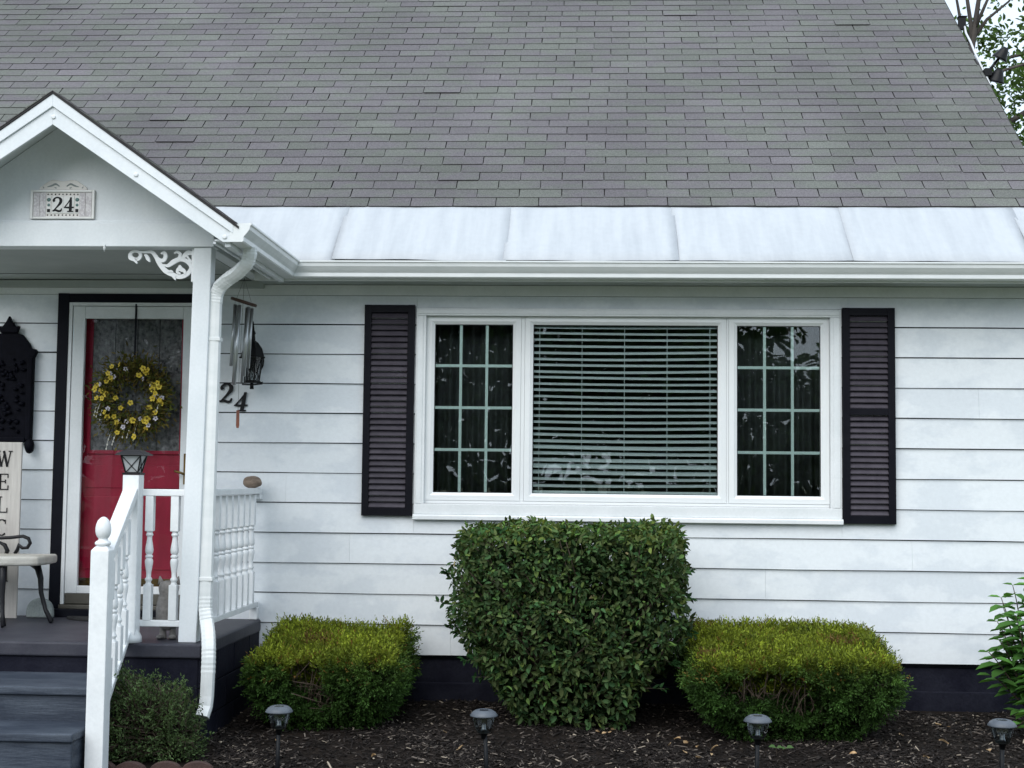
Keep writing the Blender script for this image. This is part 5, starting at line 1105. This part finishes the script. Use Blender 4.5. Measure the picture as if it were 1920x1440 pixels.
# ------------------------------------------------------------------ trees
def tree(x, y, label, trunk_h, crown, leaf_n, leaf, col, seed, limbs=(), lean=(0, 0), bare=False, r0=.22, zb=-.16, gap=.45, group=None):
    g = np.random.default_rng(seed); rr = random.Random(seed); t = thing('tree', (x, y, zb), label, 'tree', group); b = MB()
    top = Vector((x+lean[0], y+lean[1], trunk_h)); b.tube([(x, y, zb), (x+lean[0]*.3, y+lean[1]*.3, trunk_h*.5), top], [r0, r0*.75, r0*.5], 10); ends = []
    for L in limbs: b.tube([Vector(p_[:3]) for p_ in L], [p_[3] for p_ in L], 7); ends.append(Vector(L[-1][:3]))
    def grow(p, d, l, r, lev):
        q = p+d*l*.5+Vector((rr.uniform(-1, 1), rr.uniform(-1, 1), rr.uniform(-.3, .6)))*l*.10; e = q+(d+Vector((rr.uniform(-.3, .3), rr.uniform(-.3, .3), rr.uniform(-.1, .3)))).normalized()*l*.5
        b.tube([p, q, e], [r, r*.8, r*.55], 6); ends.append(e)
        if lev:
            for k in range(rr.choice((2, 3))): grow(e, (d+Vector((rr.uniform(-.9, .9), rr.uniform(-.9, .9), rr.uniform(-.2, .7)))).normalized(), l*rr.uniform(.6, .8), r*.55, lev-1)
    if not limbs or not bare:
        for k in range(5): a = k*1.26+rr.uniform(-.3, .3); grow(top, Vector((math.cos(a)*.8, math.sin(a)*.8, rr.uniform(.2, 1))).normalized(), crown[3]*.55, r0*.38, 2)
    b.build('trunk', 'bark', t)
    if leaf_n:
        cx, cy, cz, rx, ry, rz = crown; nc = max(14, leaf_n//60); cp = g.normal(0, 1, (nc, 3)); cp = unit(cp)*(g.random((nc, 1))**(1/2.2)); cp = cp*np.array([rx, ry, rz])+np.array([cx, cy, cz])
        E_ = np.array([list(e) for e in ends if abs(e.x-cx) < rx*1.1 and abs(e.z-cz) < rz*1.1] or [[cx, cy, cz]]); cp = np.concatenate([cp, E_]); nc = len(cp)
        idx = g.integers(0, nc, leaf_n); spread = g.uniform(.10, .24, nc)[idx][:, None]*max(rx, rz)*.9*gap*1.6
        p = cp[idx]+g.normal(0, 1, (leaf_n, 3))*spread*np.array([1, 1, .6]); l_ = g.uniform(.7, 1.3, leaf_n)*leaf
        tone = (g.uniform(.55, 1.5, nc)[idx]*g.uniform(.75, 1.25, leaf_n))[:, None]
        v, f, cc = leaf_arrays(p, g.normal(0, 1, (leaf_n, 3))+np.array([0, 0, -.2]), g.normal(0, .7, (leaf_n, 3))+np.array([0, 0, .8]), l_, l_*.55, col=np.array([col])*tone)
        raw('crown', v, f, 'leaf_tree', col=cc, parent=t)['kind'] = 'stuff'
    return t
tree(5.15, 10, 'bare-branched slender tree rising behind the right roof edge', 6.9, (5.3, 10, 8.6, 1.2, 1, 1.2), 0, .1, (.05, .09, .03), 2, bare=True, r0=.13,
     limbs=[[(5.15, 10, 6.85, .065), (5.28, 10, 7.4, .055), (5.36, 10, 7.9, .04), (5.45, 10, 8.5, .025), (5.6, 10, 9.6, .01)], [(5.30, 10, 7.45, .045), (5.30, 10, 7.9, .03), (5.22, 10, 8.5, .022), (5.12, 10, 9.6, .01)],
            [(5.33, 10, 7.7, .035), (5.55, 10.1, 8.0, .022), (5.85, 10.1, 8.25, .015), (6.3, 10, 8.9, .008)], [(5.34, 10, 7.8, .03), (5.5, 9.9, 8.2, .02), (5.75, 9.9, 8.8, .01)], [(5.30, 10, 7.6, .03), (5.15, 10, 8.0, .022), (5.05, 10, 8.6, .012), (5.0, 10, 9.4, .007)],
            [(5.2, 10, 6.9, .03), (5.6, 10, 7.2, .022), (6.1, 10, 7.35, .02), (6.6, 10, 7.7, .015)], [(4.9, 10.4, 7.0, .03), (4.95, 10.4, 8.0, .02), (5.02, 10.4, 8.4, .012), (5.0, 10.4, 9.2, .008)]])
tree(8.3, 12.6, 'leafy green tree with dark limbs behind the right roof edge', 5.6, (7.35, 12.6, 7.9, 1.5, 1.4, 2.0), 7500, .10, (.070, .125, .032), 6, r0=.26, gap=.40,
     limbs=[[(8.3, 12.6, 5.6, .13), (7.4, 12.4, 6.7, .10), (6.75, 12.2, 7.25, .07), (6.35, 12.0, 7.0, .04), (6.1, 12, 6.9, .02)], [(7.6, 12.5, 6.6, .08), (7.2, 12.3, 7.7, .06), (6.7, 12, 8.1, .04), (6.3, 12, 8.0, .02)], [(8.3, 12.6, 5.8, .1), (7.9, 12.5, 8.2, .07), (7.3, 12.4, 9.0, .04), (6.9, 12.4, 9.5, .02)]])
# trees across the street, seen only as reflections in the window glass
tree(-4.5, -30, 'large dark tree mirrored in the glass of the middle window', 3.0, (-4.5, -30, 6.2, 4.6, 3, 4.6), 10000, .32, (.035, .065, .02), 31, r0=.35, group='trees across the street')
tree(2.0, -29, 'broad leafy tree mirrored in the glass left of the right window', 2.4, (2.0, -29, 5.0, 3.6, 2.6, 3.8), 9000, .30, (.035, .07, .02), 32, r0=.3, group='trees across the street')
tree(7.2, -32, 'low leafy tree mirrored in the top of the right window', 1.8, (7.2, -32, 3.2, 2.6, 2.2, 2.3), 5000, .28, (.04, .08, .022), 33, r0=.22, group='trees across the street')
tree(-12, -31, 'distant leafy tree mirrored in the glass of the storm door', 3.0, (-12, -31, 5.5, 4.4, 3, 4.2), 7000, .32, (.035, .065, .02), 34, r0=.3, group='trees across the street')
tree(14, -33, 'distant leafy tree standing far right across the street', 2.6, (14, -33, 4.6, 3.6, 3, 3.4), 3000, .34, (.04, .07, .02), 35, r0=.3, group='trees across the street')
# far row of trees and bushes beyond the street, one green mass
g = np.random.default_rng(77); N = 15000; x = g.uniform(-48, 48, N); top = 5.2+1.6*np.sin(.31*x+1)+.9*np.sin(.83*x)-2.2*np.clip((x-4)/4, 0, 1)*np.clip((20-x)/6, 0, 1)
p = np.stack([x, -46+g.uniform(-2, 2, N), -.2+g.random(N)**.8*(top+.2)], 1); l_ = g.uniform(.4, .75, N)
v, f, cc = leaf_arrays(p, g.normal(0, 1, (N, 3)), g.normal(0, .6, (N, 3))+np.array([0, .8, .4]), l_, l_*.6, col=np.array([[.035, .062, .022]])*g.uniform(.5, 1.5, (N, 1)))
tag(raw('far_trees', v, f, 'leaf_tree', col=cc), 'far row of dark trees mirrored low in the window glass', 'trees', kind='stuff')
